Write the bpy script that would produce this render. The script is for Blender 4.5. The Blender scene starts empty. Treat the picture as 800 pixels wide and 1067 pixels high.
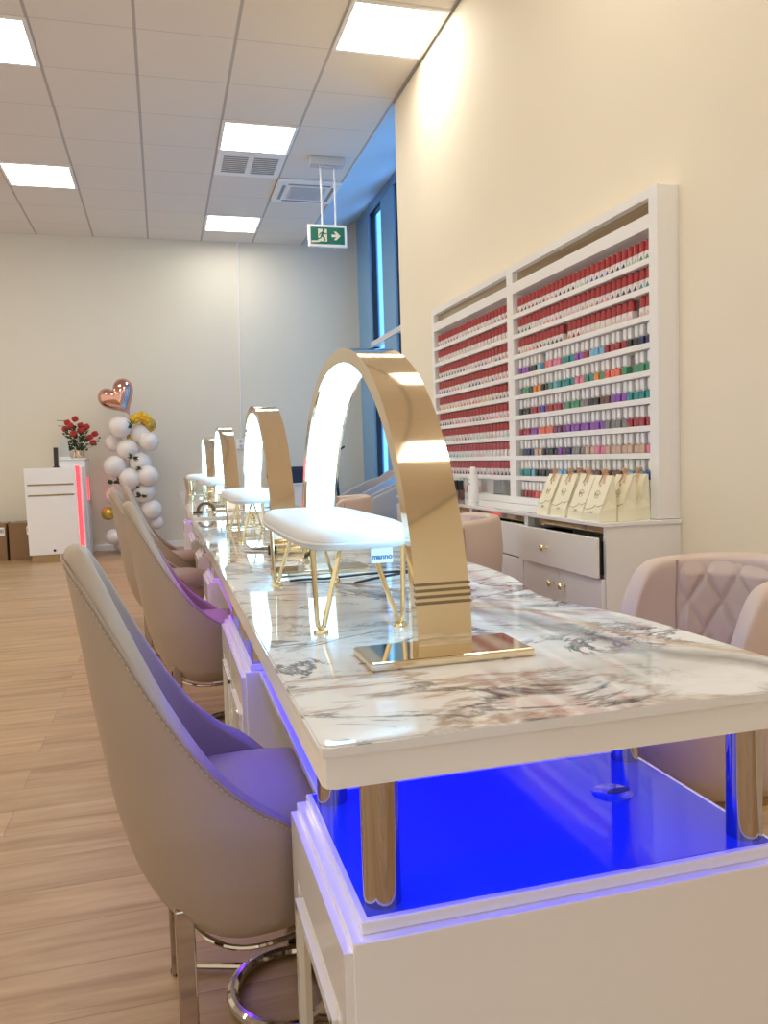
import bpy, bmesh, math, random
from math import sin, cos, pi, radians, exp
from mathutils import Vector, Matrix
random.seed(11)
SC = bpy.context.scene
COL = SC.collection

# ------------------------------------------------------------------ materials
def new_mat(name):
    m = bpy.data.materials.new(name); m.use_nodes = True
    nt = m.node_tree
    return m, nt, nt.nodes['Principled BSDF']
def pmat(name, col, rough=0.5, metal=0.0, coat=0.0, spec=0.5, bump=0, bscale=200, emit=None, estr=0, var=0.0):
    m, nt, b = new_mat(name)
    b.inputs['Base Color'].default_value = (*col, 1)
    b.inputs['Roughness'].default_value = rough
    b.inputs['Metallic'].default_value = metal
    b.inputs['Coat Weight'].default_value = coat
    b.inputs['Coat Roughness'].default_value = 0.03
    b.inputs['Specular IOR Level'].default_value = spec
    if emit:
        b.inputs['Emission Color'].default_value = (*emit, 1)
        b.inputs['Emission Strength'].default_value = estr
    if bump or var:
        tc = nt.nodes.new('ShaderNodeTexCoord')
        n = nt.nodes.new('ShaderNodeTexNoise'); n.inputs['Scale'].default_value = bscale
        n.inputs['Detail'].default_value = 4
        nt.links.new(tc.outputs['Object'], n.inputs['Vector'])
        if bump:
            bp = nt.nodes.new('ShaderNodeBump'); bp.inputs['Strength'].default_value = bump
            bp.inputs['Distance'].default_value = 0.002
            nt.links.new(n.outputs['Fac'], bp.inputs['Height']); nt.links.new(bp.outputs['Normal'], b.inputs['Normal'])
        if var:
            mx = nt.nodes.new('ShaderNodeMix'); mx.data_type = 'RGBA'
            mx.inputs['A'].default_value = (*[c*(1-var) for c in col], 1)
            mx.inputs['B'].default_value = (*[min(1, c*(1+var)) for c in col], 1)
            nt.links.new(n.outputs['Fac'], mx.inputs['Factor']); nt.links.new(mx.outputs['Result'], b.inputs['Base Color'])
    return m
def emat(name, col, strength):
    m = bpy.data.materials.new(name); m.use_nodes = True
    nt = m.node_tree; nt.nodes.clear()
    e = nt.nodes.new('ShaderNodeEmission'); e.inputs['Color'].default_value = (*col, 1); e.inputs['Strength'].default_value = strength
    o = nt.nodes.new('ShaderNodeOutputMaterial'); nt.links.new(e.outputs[0], o.inputs[0])
    return m
def ramp(nt, stops, interp='LINEAR'):
    r = nt.nodes.new('ShaderNodeValToRGB'); r.color_ramp.interpolation = interp
    el = r.color_ramp.elements
    while len(el) < len(stops): el.new(0.5)
    for e, (p, c) in zip(el, stops): e.position = p; e.color = (*c, 1) if len(c) == 3 else c
    return r
def math_node(nt, op, a=None, b=None):
    n = nt.nodes.new('ShaderNodeMath'); n.operation = op
    for i, v in enumerate((a, b)):
        if v is None: continue
        if isinstance(v, (int, float)): n.inputs[i].default_value = v
        else: nt.links.new(v, n.inputs[i])
    return n.outputs[0]

def wood_floor():
    m, nt, b = new_mat('oak_planks')
    tc = nt.nodes.new('ShaderNodeTexCoord')
    br = nt.nodes.new('ShaderNodeTexBrick')
    br.offset = 0.37; br.inputs['Scale'].default_value = 1.0
    br.inputs['Brick Width'].default_value = 1.25; br.inputs['Row Height'].default_value = 0.165
    br.inputs['Mortar Size'].default_value = 0.0016; br.inputs['Mortar Smooth'].default_value = 0.2
    br.inputs['Color1'].default_value = (0, 0, 0, 1); br.inputs['Color2'].default_value = (1, 1, 1, 1); br.inputs['Mortar'].default_value = (0.5, 0.5, 0.5, 1)
    nt.links.new(tc.outputs['Object'], br.inputs['Vector'])
    bw = nt.nodes.new('ShaderNodeRGBToBW'); nt.links.new(br.outputs['Color'], bw.inputs[0])
    mp = nt.nodes.new('ShaderNodeMapping'); mp.inputs['Scale'].default_value = (1.1, 11, 1)
    nt.links.new(tc.outputs['Object'], mp.inputs['Vector'])
    off = nt.nodes.new('ShaderNodeVectorMath'); off.operation = 'ADD'
    nt.links.new(mp.outputs[0], off.inputs[0])
    cmb = nt.nodes.new('ShaderNodeCombineXYZ'); nt.links.new(math_node(nt, 'MULTIPLY', bw.outputs[0], 37.0), cmb.inputs[0]); nt.links.new(cmb.outputs[0], off.inputs[1])
    n1 = nt.nodes.new('ShaderNodeTexNoise'); n1.inputs['Scale'].default_value = 1.6; n1.inputs['Detail'].default_value = 9; n1.inputs['Roughness'].default_value = 0.62; n1.inputs['Distortion'].default_value = 0.4
    nt.links.new(off.outputs[0], n1.inputs['Vector'])
    r = ramp(nt, [(0.25, (0.26, 0.15, 0.07)), (0.48, (0.45, 0.292, 0.155)), (0.72, (0.56, 0.39, 0.228))])
    nt.links.new(n1.outputs['Fac'], r.inputs[0])
    hv = nt.nodes.new('ShaderNodeHueSaturation')
    nt.links.new(r.outputs[0], hv.inputs['Color'])
    nt.links.new(math_node(nt, 'ADD', math_node(nt, 'MULTIPLY', bw.outputs[0], 0.2), 0.9), hv.inputs['Value'])
    mx = nt.nodes.new('ShaderNodeMix'); mx.data_type = 'RGBA'
    nt.links.new(math_node(nt, 'MULTIPLY', br.outputs['Fac'], 0.55), mx.inputs['Factor']); nt.links.new(hv.outputs[0], mx.inputs['A']); mx.inputs['B'].default_value = (0.2, 0.12, 0.07, 1)
    nt.links.new(mx.outputs['Result'], b.inputs['Base Color'])
    b.inputs['Roughness'].default_value = 0.38
    bp = nt.nodes.new('ShaderNodeBump'); bp.inputs['Strength'].default_value = 0.12; bp.inputs['Distance'].default_value = 0.002
    nt.links.new(n1.outputs['Fac'], bp.inputs['Height']); nt.links.new(bp.outputs['Normal'], b.inputs['Normal'])
    return m
def ceiling_mat(x0, y0):
    m, nt, b = new_mat('ceiling_tiles')
    tc = nt.nodes.new('ShaderNodeTexCoord'); sp = nt.nodes.new('ShaderNodeSeparateXYZ'); nt.links.new(tc.outputs['Object'], sp.inputs[0])
    def line(out, o, w):
        f = math_node(nt, 'FRACT', math_node(nt, 'DIVIDE', math_node(nt, 'SUBTRACT', out, o - 60), 0.6))
        d = math_node(nt, 'ABSOLUTE', math_node(nt, 'SUBTRACT', f, 0.5))
        return math_node(nt, 'GREATER_THAN', d, 0.5 - w / 0.6)
    lx = line(sp.outputs[0], x0, 0.010); ly = line(sp.outputs[1], y0, 0.005)
    n = nt.nodes.new('ShaderNodeTexNoise'); n.inputs['Scale'].default_value = 260
    nt.links.new(tc.outputs['Object'], n.inputs['Vector'])
    base = nt.nodes.new('ShaderNodeMix'); base.data_type = 'RGBA'
    base.inputs['A'].default_value = (0.77, 0.71, 0.64, 1); base.inputs['B'].default_value = (0.84, 0.78, 0.705, 1)
    nt.links.new(n.outputs['Fac'], base.inputs['Factor'])
    m1 = nt.nodes.new('ShaderNodeMix'); m1.data_type = 'RGBA'; m1.inputs['B'].default_value = (0.47, 0.44, 0.42, 1)
    nt.links.new(math_node(nt, 'MULTIPLY', ly, 0.45), m1.inputs['Factor']); nt.links.new(base.outputs['Result'], m1.inputs['A'])
    m2 = nt.nodes.new('ShaderNodeMix'); m2.data_type = 'RGBA'; m2.inputs['B'].default_value = (0.38, 0.35, 0.33, 1)
    nt.links.new(math_node(nt, 'MULTIPLY', lx, 0.75), m2.inputs['Factor']); nt.links.new(m1.outputs['Result'], m2.inputs['A'])
    nt.links.new(m2.outputs['Result'], b.inputs['Base Color']); b.inputs['Roughness'].default_value = 0.9
    return m
def marble():
    m, nt, b = new_mat('glossy_marble')
    tc = nt.nodes.new('ShaderNodeTexCoord')
    def noise(scale, vec=None, detail=6, dist=0.0, rough=0.55):
        n = nt.nodes.new('ShaderNodeTexNoise'); n.inputs['Scale'].default_value = scale; n.inputs['Detail'].default_value = detail
        n.inputs['Distortion'].default_value = dist; n.inputs['Roughness'].default_value = rough
        nt.links.new(vec or tc.outputs['Object'], n.inputs['Vector']); return n
    def mapped(rot, scale, loc=(0, 0, 0)):
        mp = nt.nodes.new('ShaderNodeMapping'); mp.inputs['Rotation'].default_value = (0, 0, rot); mp.inputs['Scale'].default_value = scale; mp.inputs['Location'].default_value = loc
        nt.links.new(tc.outputs['Object'], mp.inputs['Vector']); return mp.outputs[0]
    def vein(fac, width, centre=0.5):
        d = math_node(nt, 'ABSOLUTE', math_node(nt, 'SUBTRACT', fac, centre))
        v = math_node(nt, 'SUBTRACT', 1.0, math_node(nt, 'DIVIDE', d, width)); 
        mxx = nt.nodes.new('ShaderNodeMath'); mxx.operation = 'MAXIMUM'; nt.links.new(v, mxx.inputs[0]); mxx.inputs[1].default_value = 0; return mxx.outputs[0]
    def over(prev, col, fac):
        x = nt.nodes.new('ShaderNodeMix'); x.data_type = 'RGBA'; x.inputs['B'].default_value = (*col, 1)
        nt.links.new(prev, x.inputs['A']); nt.links.new(fac, x.inputs['Factor']); return x.outputs['Result']
    va = mapped(0.50, (0.8, 2.0, 1)); vb = mapped(-0.30, (1.5, 2.0, 1), (3, 1, 0)); vc = mapped(0.62, (1.3, 3.0, 1), (7, 2, 0))
    white = nt.nodes.new('ShaderNodeRGB'); white.outputs[0].default_value = (0.86, 0.88, 0.90, 1)
    cloud = noise(2.2, va, 5, 0.5)
    cr = ramp(nt, [(0.46, (0, 0, 0)), (0.64, (0.6, 0.6, 0.6))]); nt.links.new(cloud.outputs['Fac'], cr.inputs[0])
    c = over(white.outputs[0], (0.52, 0.50, 0.47), cr.outputs[0])
    blush = noise(3.0, vb, 4, 0.4); br = ramp(nt, [(0.58, (0, 0, 0)), (0.74, (0.5, 0.5, 0.5))]); nt.links.new(blush.outputs['Fac'], br.inputs[0])
    c = over(c, (0.66, 0.42, 0.36), br.outputs[0])
    mask = noise(2.2, vc, 3); mr = ramp(nt, [(0.42, (0.0, 0.0, 0.0)), (0.56, (1, 1, 1))]); nt.links.new(mask.outputs['Fac'], mr.inputs[0])
    n1 = noise(1.6, va, 8, 0.9, 0.6); c = over(c, (0.40, 0.28, 0.19), math_node(nt, 'MULTIPLY', vein(n1.outputs['Fac'], 0.030, 0.46), 0.8))
    n2 = noise(2.2, vb, 9, 1.3, 0.64); c = over(c, (0.09, 0.09, 0.095), math_node(nt, 'MULTIPLY', math_node(nt, 'POWER', vein(n2.outputs['Fac'], 0.030), 0.7), mr.outputs[0]))
    n3 = noise(2.8, vc, 9, 1.0, 0.66); c = over(c, (0.20, 0.18, 0.16), math_node(nt, 'MULTIPLY', math_node(nt, 'MULTIPLY', vein(n3.outputs['Fac'], 0.020, 0.55), 0.8), cr.outputs[0]))
    # one long warm band running down the right-hand half, with its dark companion
    sp = nt.nodes.new('ShaderNodeSeparateXYZ'); nt.links.new(tc.outputs['Object'], sp.inputs[0])
    wob = noise(3.0, None, 7, 0.4, 0.6)
    pos = math_node(nt, 'ADD', math_node(nt, 'ADD', sp.outputs[0], math_node(nt, 'MULTIPLY', math_node(nt, 'SUBTRACT', sp.outputs[1], 0.4), 0.42)), math_node(nt, 'MULTIPLY', math_node(nt, 'SUBTRACT', wob.outputs['Fac'], 0.5), 0.17))
    c = over(c, (0.55, 0.36, 0.22), math_node(nt, 'MULTIPLY', vein(pos, 0.020, 0.655), 0.85))
    c = over(c, (0.20, 0.19, 0.19), math_node(nt, 'MULTIPLY', vein(pos, 0.045, 0.595), math_node(nt, 'ADD', math_node(nt, 'MULTIPLY', n1.outputs['Fac'], 1.2), 0.1)))
    nt.links.new(c, b.inputs['Base Color'])
    b.inputs['Roughness'].default_value = 0.035; b.inputs['Specular IOR Level'].default_value = 0.5
    b.inputs['Coat Weight'].default_value = 0.25; b.inputs['Coat Roughness'].default_value = 0.01
    return m
def objcol(name, rough=0.25, coat=0.3):
    m, nt, b = new_mat(name)
    oi = nt.nodes.new('ShaderNodeObjectInfo'); nt.links.new(oi.outputs['Color'], b.inputs['Base Color'])
    b.inputs['Roughness'].default_value = rough; b.inputs['Coat Weight'].default_value = coat
    return m
def clear(name, tint=(0.95, 0.97, 1.0), gloss=0.12):
    m = bpy.data.materials.new(name); m.use_nodes = True
    nt = m.node_tree; nt.nodes.clear()
    t = nt.nodes.new('ShaderNodeBsdfTransparent'); t.inputs[0].default_value = (*tint, 1)
    g = nt.nodes.new('ShaderNodeBsdfGlossy'); g.inputs['Roughness'].default_value = 0.02
    mx = nt.nodes.new('ShaderNodeMixShader'); mx.inputs[0].default_value = gloss
    o = nt.nodes.new('ShaderNodeOutputMaterial')
    nt.links.new(t.outputs[0], mx.inputs[1]); nt.links.new(g.outputs[0], mx.inputs[2]); nt.links.new(mx.outputs[0], o.inputs[0])
    return m
X0, Y0, HC = -1.2377, 5.1922, 3.60
M = dict(
    floor=wood_floor(), ceiling=ceiling_mat(X0, Y0), marble=marble(),
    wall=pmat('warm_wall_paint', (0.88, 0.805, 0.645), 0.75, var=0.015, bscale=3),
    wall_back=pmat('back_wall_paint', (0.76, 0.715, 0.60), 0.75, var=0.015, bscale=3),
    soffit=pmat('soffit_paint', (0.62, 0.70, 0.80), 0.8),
    white=pmat('white_paint', (0.89, 0.88, 0.865), 0.35),
    lacquer=pmat('white_lacquer', (0.86, 0.845, 0.81), 0.18, coat=0.4),
    gloss_white=pmat('gloss_white', (0.86, 0.86, 0.87), 0.07, coat=0.6),
    glass_edge=pmat('slab_edge', (0.80, 0.80, 0.79), 0.12, coat=0.5),
    grey_panel=pmat('grey_panel', (0.55, 0.52, 0.50), 0.3),
    chrome=pmat('chrome', (0.52, 0.47, 0.41), 0.06, metal=1.0),
    gold=pmat('polished_gold', (0.82, 0.71, 0.53), 0.06, metal=1.0),
    gold_dark=pmat('gold_groove', (0.30, 0.23, 0.13), 0.25, metal=1.0),
    brass=pmat('brass', (0.86, 0.76, 0.47), 0.16, metal=1.0),
    bronze=pmat('bronze_mirror', (0.50, 0.40, 0.26), 0.05, metal=1.0),
    leather=pmat('taupe_leather', (0.385, 0.30, 0.225), 0.42, bump=0.25, bscale=350),
    leather_seam=pmat('leather_seam', (0.33, 0.255, 0.19), 0.5),
    stitch=pmat('pale_stitch', (0.56, 0.47, 0.38), 0.6),
    leather_pink=pmat('blush_leather', (0.62, 0.48, 0.40), 0.4, bump=0.2, bscale=350),
    pink_seam=pmat('blush_seam', (0.40, 0.29, 0.235), 0.5),
    grey_fabric=pmat('grey_fabric', (0.42, 0.40, 0.41), 0.8, bump=0.3, bscale=500),
    cushion=pmat('white_leatherette', (0.74, 0.77, 0.80), 0.38, bump=0.3, bscale=420),
    black=pmat('black_plastic', (0.015, 0.015, 0.018), 0.35),
    navy=pmat('navy_plastic', (0.012, 0.03, 0.08), 0.35),
    steel=pmat('painted_grey', (0.56, 0.56, 0.57), 0.45),
    rail=pmat('pale_rail', (0.80, 0.80, 0.80), 0.3),
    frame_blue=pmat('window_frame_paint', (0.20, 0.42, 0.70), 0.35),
    gasket=pmat('black_gasket', (0.01, 0.012, 0.015), 0.5),
    pane=clear('window_glass'), acrylic=clear('clear_acrylic', (0.93, 0.94, 0.95), 0.15),
    light=emat('light_panel', (1.0, 0.95, 0.85), 12.5),
    led=emat('arch_led', (0.33, 0.70, 1.0), 8.5),
    led_red=emat('red_led', (1.0, 0.05, 0.06), 2.6),
    cardboard=pmat('cardboard', (0.27, 0.165, 0.085), 0.85, var=0.08, bscale=20),
    blue_glow_paint=pmat('painted_blue_glow', (0.03, 0.07, 0.55), 0.10, coat=0.5),  # blue LED glow painted into the colour of white lid and cable cap
    paper=pmat('cream_paper', (0.90, 0.85, 0.64), 0.7, var=0.03, bscale=30),
    ink=pmat('brown_ink', (0.40, 0.31, 0.18), 0.7),
    ribbon=pmat('beige_ribbon', (0.70, 0.47, 0.31), 0.45),
    cap_red=pmat('red_cap', (0.42, 0.006, 0.010), 0.16, coat=0.6),
    cap_white=pmat('white_cap', (0.94, 0.94, 0.93), 0.3),
    cap_black=pmat('black_cap', (0.012, 0.014, 0.02), 0.25),
    jar_white=pmat('milky_jar', (0.82, 0.77, 0.76), 0.3),
    tint=objcol('lacquer_tint'),
    balloon=pmat('pearl_balloon', (0.80, 0.75, 0.72), 0.25, coat=0.3),
    balloon_gold=pmat('gold_balloon', (0.68, 0.43, 0.07), 0.2, metal=0.6),
    rose=pmat('rose_gold_foil', (0.70, 0.40, 0.33), 0.12, metal=1.0),
    petal_red=pmat('red_petal', (0.50, 0.03, 0.03), 0.6), petal_yellow=pmat('yellow_petal', (0.75, 0.45, 0.02), 0.6),
    leaf=pmat('dark_leaf', (0.035, 0.075, 0.025), 0.5),
    glass_grey=pmat('smoky_glass', (0.50, 0.52, 0.50), 0.08, spec=0.7),
    sign_green=pmat('sign_green', (0.0, 0.16, 0.10), 0.4), sign_cream=pmat('sign_cream', (0.80, 0.76, 0.56), 0.5),
    blue_ink=pmat('blue_ink', (0.02, 0.12, 0.28), 0.5), tag=pmat('tag_cloth', (0.80, 0.84, 0.88), 0.6),
    brown=pmat('brown_strap', (0.16, 0.095, 0.06), 0.5), dark=pmat('dark_vent', (0.33, 0.32, 0.31), 0.6),
)

# ------------------------------------------------------------------ mesh helpers
def box(bm, c, s, rot=None, bev=0.0, seg=2):
    g = bmesh.ops.create_cube(bm, size=1.0)['verts']
    for v in g: v.co = Vector((v.co.x * s[0], v.co.y * s[1], v.co.z * s[2]))
    if bev > 0:
        es = list({e for v in g for e in v.link_edges})
        r = bmesh.ops.bevel(bm, geom=es, offset=bev, segments=seg, affect='EDGES', profile=0.5)
        g = list({v for f in r['faces'] for v in f.verts} | {v for v in g if v.is_valid})
    mt = Matrix.Translation(Vector(c))
    if rot is not None: mt = mt @ (rot if isinstance(rot, Matrix) else Matrix.Rotation(rot, 4, 'Z'))
    for v in g: v.co = mt @ v.co
    return g
def bx(bm, x0, x1, y0, y1, z0, z1, bev=0.0, seg=2):
    return box(bm, ((x0+x1)/2, (y0+y1)/2, (z0+z1)/2), (abs(x1-x0), abs(y1-y0), abs(z1-z0)), None, bev, seg)
def tube(bm, pts, r, n=8, closed=False, cap=True):
    pts = [Vector(p) for p in pts]; N = len(pts); rings = []
    up = None
    for i, p in enumerate(pts):
        if closed: t = pts[(i+1) % N] - pts[i-1]
        else: t = pts[min(i+1, N-1)] - pts[max(i-1, 0)]
        t.normalize()
        if up is None:
            up = Vector((0, 0, 1)) if abs(t.z) < 0.9 else Vector((1, 0, 0))
        a = t.cross(up)
        if a.length < 1e-4: a = t.cross(Vector((0.3, 1, 0.2)))
        a.normalize(); b = a.cross(t).normalized(); up = b
        rr = r[i] if isinstance(r, (list, tuple)) else r
        rings.append([bm.verts.new(p + a * cos(2*pi*k/n) * rr + b * sin(2*pi*k/n) * rr) for k in range(n)])
    M_ = N if closed else N - 1
    for i in range(M_):
        A, B = rings[i], rings[(i+1) % N]
        for k in range(n): bm.faces.new((A[k], A[(k+1) % n], B[(k+1) % n], B[k]))
    if cap and not closed:
        bm.faces.new(rings[0][::-1]); bm.faces.new(rings[-1])
def lathe(bm, prof, n=24, c=(0, 0, 0), axis=None):
    rings = []; c = Vector(c)
    for r, z in prof:
        ring = []
        for k in range(n):
            p = Vector((max(r, 1e-4) * cos(2*pi*k/n), max(r, 1e-4) * sin(2*pi*k/n), z))
            if axis is not None: p = axis @ p
            ring.append(bm.verts.new(c + p))
        rings.append(ring)
    for A, B in zip(rings, rings[1:]):
        for k in range(n): bm.faces.new((A[k], A[(k+1) % n], B[(k+1) % n], B[k]))
    bm.faces.new(rings[0][::-1]); bm.faces.new(rings[-1])
def prism(bm, poly, z0, z1, mat=None):
    lo = [bm.verts.new(Vector((x, y, z0))) for x, y in poly]; hi = [bm.verts.new(Vector((x, y, z1))) for x, y in poly]
    n = len(poly)
    bm.faces.new(lo[::-1]); bm.faces.new(hi)
    for i in range(n): bm.faces.new((lo[i], lo[(i+1) % n], hi[(i+1) % n], hi[i]))
    if mat is not None:
        for v in lo + hi: v.co = mat @ v.co
def sphere(bm, c, r, sc=(1, 1, 1), seg=16, rings=10):
    g = bmesh.ops.create_uvsphere(bm, u_segments=seg, v_segments=rings, radius=r)['verts']
    for v in g: v.co = Vector((v.co.x*sc[0], v.co.y*sc[1], v.co.z*sc[2])) + Vector(c)
    return g
def mesh_of(bm, name, mat, smooth=False, angle=35):
    bmesh.ops.recalc_face_normals(bm, faces=bm.faces)
    me = bpy.data.meshes.new(name); bm.to_mesh(me); bm.free()
    me.materials.append(mat)
    if smooth:
        me.polygons.foreach_set('use_smooth', [True] * len(me.polygons))
        try: me.set_sharp_from_angle(angle=radians(angle))
        except Exception: pass
    return me
def obj(name, bm, mat, parent=None, smooth=False, angle=35, label=None):
    me = bm if isinstance(bm, bpy.types.Mesh) else mesh_of(bm, name, mat, smooth, angle)
    o = bpy.data.objects.new(name, me); COL.objects.link(o)
    if parent is not None: o.parent = parent
    if label: o['label'] = label
    return o
def B(): return bmesh.new()
def thing(name, label, cat, loc=(0, 0, 0), rz=0.0, group=None):
    o = bpy.data.objects.new(name, None); COL.objects.link(o); o.empty_display_size = 0.05
    o.location = loc; o.rotation_euler = (0, 0, rz); tag(o, label, cat, group); return o
def tag(o, label, cat, group=None):
    o['label'] = label; o['category'] = cat
    if group: o['group'] = group
    return o
def struct(name, bm, mat, parent=None, **k):
    o = obj(name, bm, mat, parent, **k)
    if parent is None: o['kind'] = 'structure'
    return o
def dup(root, loc, rz=None, label=None, group=None):
    r = root.copy(); COL.objects.link(r); r.location = loc
    if rz is not None: r.rotation_euler = (0, 0, rz)
    if label: r['label'] = label
    if group: r['group'] = group
    for ch in list(root.children):
        c = ch.copy(); COL.objects.link(c); c.parent = r
        for g in list(ch.children):
            d = g.copy(); COL.objects.link(d); d.parent = c
    return r
def smooth_mod(o, lv=1):
    s = o.modifiers.new('subsurf', 'SUBSURF'); s.levels = lv; s.render_levels = lv
    return o
def lerp(a, b, t): return a + (b - a) * t
def interp(tab, x):
    if x <= tab[0][0]: return tab[0][1]
    for (x0, y0), (x1, y1) in zip(tab, tab[1:]):
        if x <= x1:
            t = (x - x0) / (x1 - x0); t = t*t*(3-2*t) if len(tab) < 0 else t
            return lerp(y0, y1, t)
    return tab[-1][1]
def sstep(a, b, x):
    t = min(1, max(0, (x - a) / (b - a))); return t*t*(3-2*t)

# ------------------------------------------------------------------ room shell
XW, YC, YB, XG, ZG = 1.775, 5.85, 9.86, 2.48, 3.93
b = B(); bx(b, -5.2, 2.7, -4.5, YB+0.1, -0.1, 0.0); struct('floor', b, M['floor'])
b = B(); bx(b, -5.2, XW, -4.5, YB+0.1, HC, HC+0.06); struct('ceiling', b, M['ceiling'])
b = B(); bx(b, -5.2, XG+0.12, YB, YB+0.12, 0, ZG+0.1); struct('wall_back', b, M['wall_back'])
b = B(); bx(b, XW, XW+0.12, -4.5, YC, 0, HC+0.06); struct('wall_right', b, M['wall'])
b = B(); bx(b, XW+0.12, XG+0.1, YC-0.12, YC, 0, ZG+0.1); struct('wall_alcove', b, M['wall'])
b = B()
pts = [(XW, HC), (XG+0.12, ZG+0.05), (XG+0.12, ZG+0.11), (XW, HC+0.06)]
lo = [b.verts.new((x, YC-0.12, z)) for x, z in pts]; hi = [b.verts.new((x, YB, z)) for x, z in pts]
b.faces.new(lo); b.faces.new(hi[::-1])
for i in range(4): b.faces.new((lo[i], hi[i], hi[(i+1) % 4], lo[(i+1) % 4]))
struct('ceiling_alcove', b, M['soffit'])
b = B(); bx(b, -5.2, 1.95, YB-0.014, YB, 0, 0.075, 0.003); struct('baseboard_back', b, M['white'])
b = B(); bx(b, XW-0.012, XW, -4.5, 2.4, 0, 0.075, 0.003); struct('baseboard_right', b, M['white'])
# dark shadow-gap trim where wall meets ceiling
b = B(); bx(b, XW-0.008, XW, -4.5, YC, HC-0.012, HC); struct('trim_1', b, M['dark'])
# window wall
w = bpy.data.objects.new('window_1', None); COL.objects.link(w); w['kind'] = 'structure'
def wpart(name, bm, mat): return obj(name, bm, mat, w)
posts = [(9.28, 9.86), (8.24, 8.72), (7.15, 7.45), (5.85, 6.15)]
b = B()
for y0, y1 in posts: bx(b, XG-0.03, XG+0.08, y0, y1, 0, ZG-0.10, 0.004)
bx(b, XG-0.03, XG+0.08, YC, YB, ZG-0.10, ZG+0.06, 0.004); bx(b, XG-0.03, XG+0.08, YC, YB, 0, 0.12, 0.004)
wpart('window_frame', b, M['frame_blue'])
b = B(); bx(b, XG-0.04, XG+0.06, YC, 9.28, 2.29, 2.35, 0.004); wpart('transom', b, M['rail'])
for (a0, a1) in [(8.72, 9.28), (7.45, 8.24), (6.15, 7.15)]:
    b = B()
    for y in (a0+0.02, a1-0.02): bx(b, XG, XG+0.05, y-0.02, y+0.02, 0.12, ZG-0.1)
    bx(b, XG, XG+0.05, a0, a1, ZG-0.13, ZG-0.10)
    f = wpart('gasket', b, M['gasket'])
    b = B(); bx(b, XG+0.02, XG+0.026, a0+0.04, a1-0.04, 0.12, ZG-0.13); obj('pane', b, M['pane'], f)
b = B(); tube(b, [(0.99, YB-0.012, HC), (0.93, YB-0.012, 1.27)], 0.008, 8)
tag(obj('cable_conduit', b, M['white'], smooth=True), 'thin white cable conduit running down the back wall to the socket', 'conduit')
t = thing('wall_outlet', 'white double wall socket on back wall below the conduit', 'socket', (0.925, YB, 1.205))
b = B(); bx(b, -0.055, 0.055, -0.02, 0, -0.065, 0.065, 0.006); obj('face_plate', b, M['white'], t)
for dz in (-0.03, 0.03):
    b = B(); lathe(b, [(0.021, 0), (0.021, 0.003)], 16, (0, -0.021, dz), Matrix.Rotation(pi/2, 3, 'X')); obj('socket_hole', b, M['steel'], t)

# ------------------------------------------------------------------ ceiling fittings
def tile(i, j): return X0 + 0.6*i, Y0 + 0.6*j
def ceiling_light(i, j, label):
    x, y = tile(i, j)
    t = thing('ceiling_light', label, 'ceiling light', (x+0.3, y+0.3, HC), 0, 'square ceiling light panels')
    b = B()
    for (a, c, d, e) in [(-0.295, 0.295, -0.295, -0.27), (-0.295, 0.295, 0.27, 0.295), (-0.295, -0.27, -0.27, 0.27), (0.27, 0.295, -0.27, 0.27)]:
        bx(b, a, c, d, e, -0.012, 0.0)
    obj('frame', b, M['white'], t)
    b = B(); bx(b, -0.27, 0.27, -0.27, 0.27, -0.010, -0.004); obj('diffuser', b, M['light'], t)
ceiling_light(4, -1, 'lit square ceiling panel by the right wall, nearest to the camera')
ceiling_light(3, 2, 'lit square ceiling panel directly in front of the slotted vent')
ceiling_light(3, 6, 'lit square ceiling panel above the back wall, smallest in view')
ceiling_light(0, 4, 'lit square ceiling panel left, second from the back wall')
ceiling_light(0, 0, 'lit square ceiling panel cut by the left edge of the photo')
for i, j, n in [(4, -5, 'first'), (4, -9, 'second'), (0, -4, 'third'), (0, -8, 'fourth'), (-4, 0, 'fifth'), (-4, 4, 'sixth'), (-4, -4, 'seventh'), (-4, -8, 'eighth')]:  # extra panels, added out of view to light the floor and chairs
    ceiling_light(i, j, 'added square ceiling light out of view behind or left of the camera, %s' % n)
x, y = tile(3, 3)
t = thing('ceiling_vent', 'white square ceiling vent with slots behind a light panel', 'vent', (x+0.3, y+0.3, HC))
b = B(); bx(b, -0.29, 0.29, -0.29, 0.29, -0.010, 0, 0.003); obj('vent_plate', b, M['white'], t)
for k in range(2):
    for q in range(9):
        b = B(); yy = -0.18 + q*0.045; xx = -0.13 + 0.26*k
        box(b, (xx, yy, -0.012), (0.21, 0.016, 0.006)); obj('slot', b, M['dark'], t)
x, y = tile(4, 4)
t = thing('air_cassette', 'ceiling air conditioning cassette with perforated grille behind exit sign', 'air conditioner', (x+0.3, y+0.28, HC))
b = B(); bx(b, -0.30, 0.30, -0.30, 0.30, -0.035, 0, 0.012); obj('cassette_body', b, M['white'], t)
b = B(); bx(b, -0.17, 0.17, -0.17, 0.17, -0.042, -0.03, 0.004)
for k in range(9): bx(b, -0.15, 0.15, -0.15+k*0.036, -0.14+k*0.036, -0.046, -0.04)
obj('grille', b, M['steel'], t)
for sx, sy in [(-0.235, 0), (0.235, 0), (0, -0.235), (0, 0.235)]:
    b = B(); box(b, (sx, sy, -0.036), (0.03 if sx else 0.4, 0.03 if sy else 0.4, 0.006)); obj('air_outlet', b, M['dark'], t)
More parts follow.
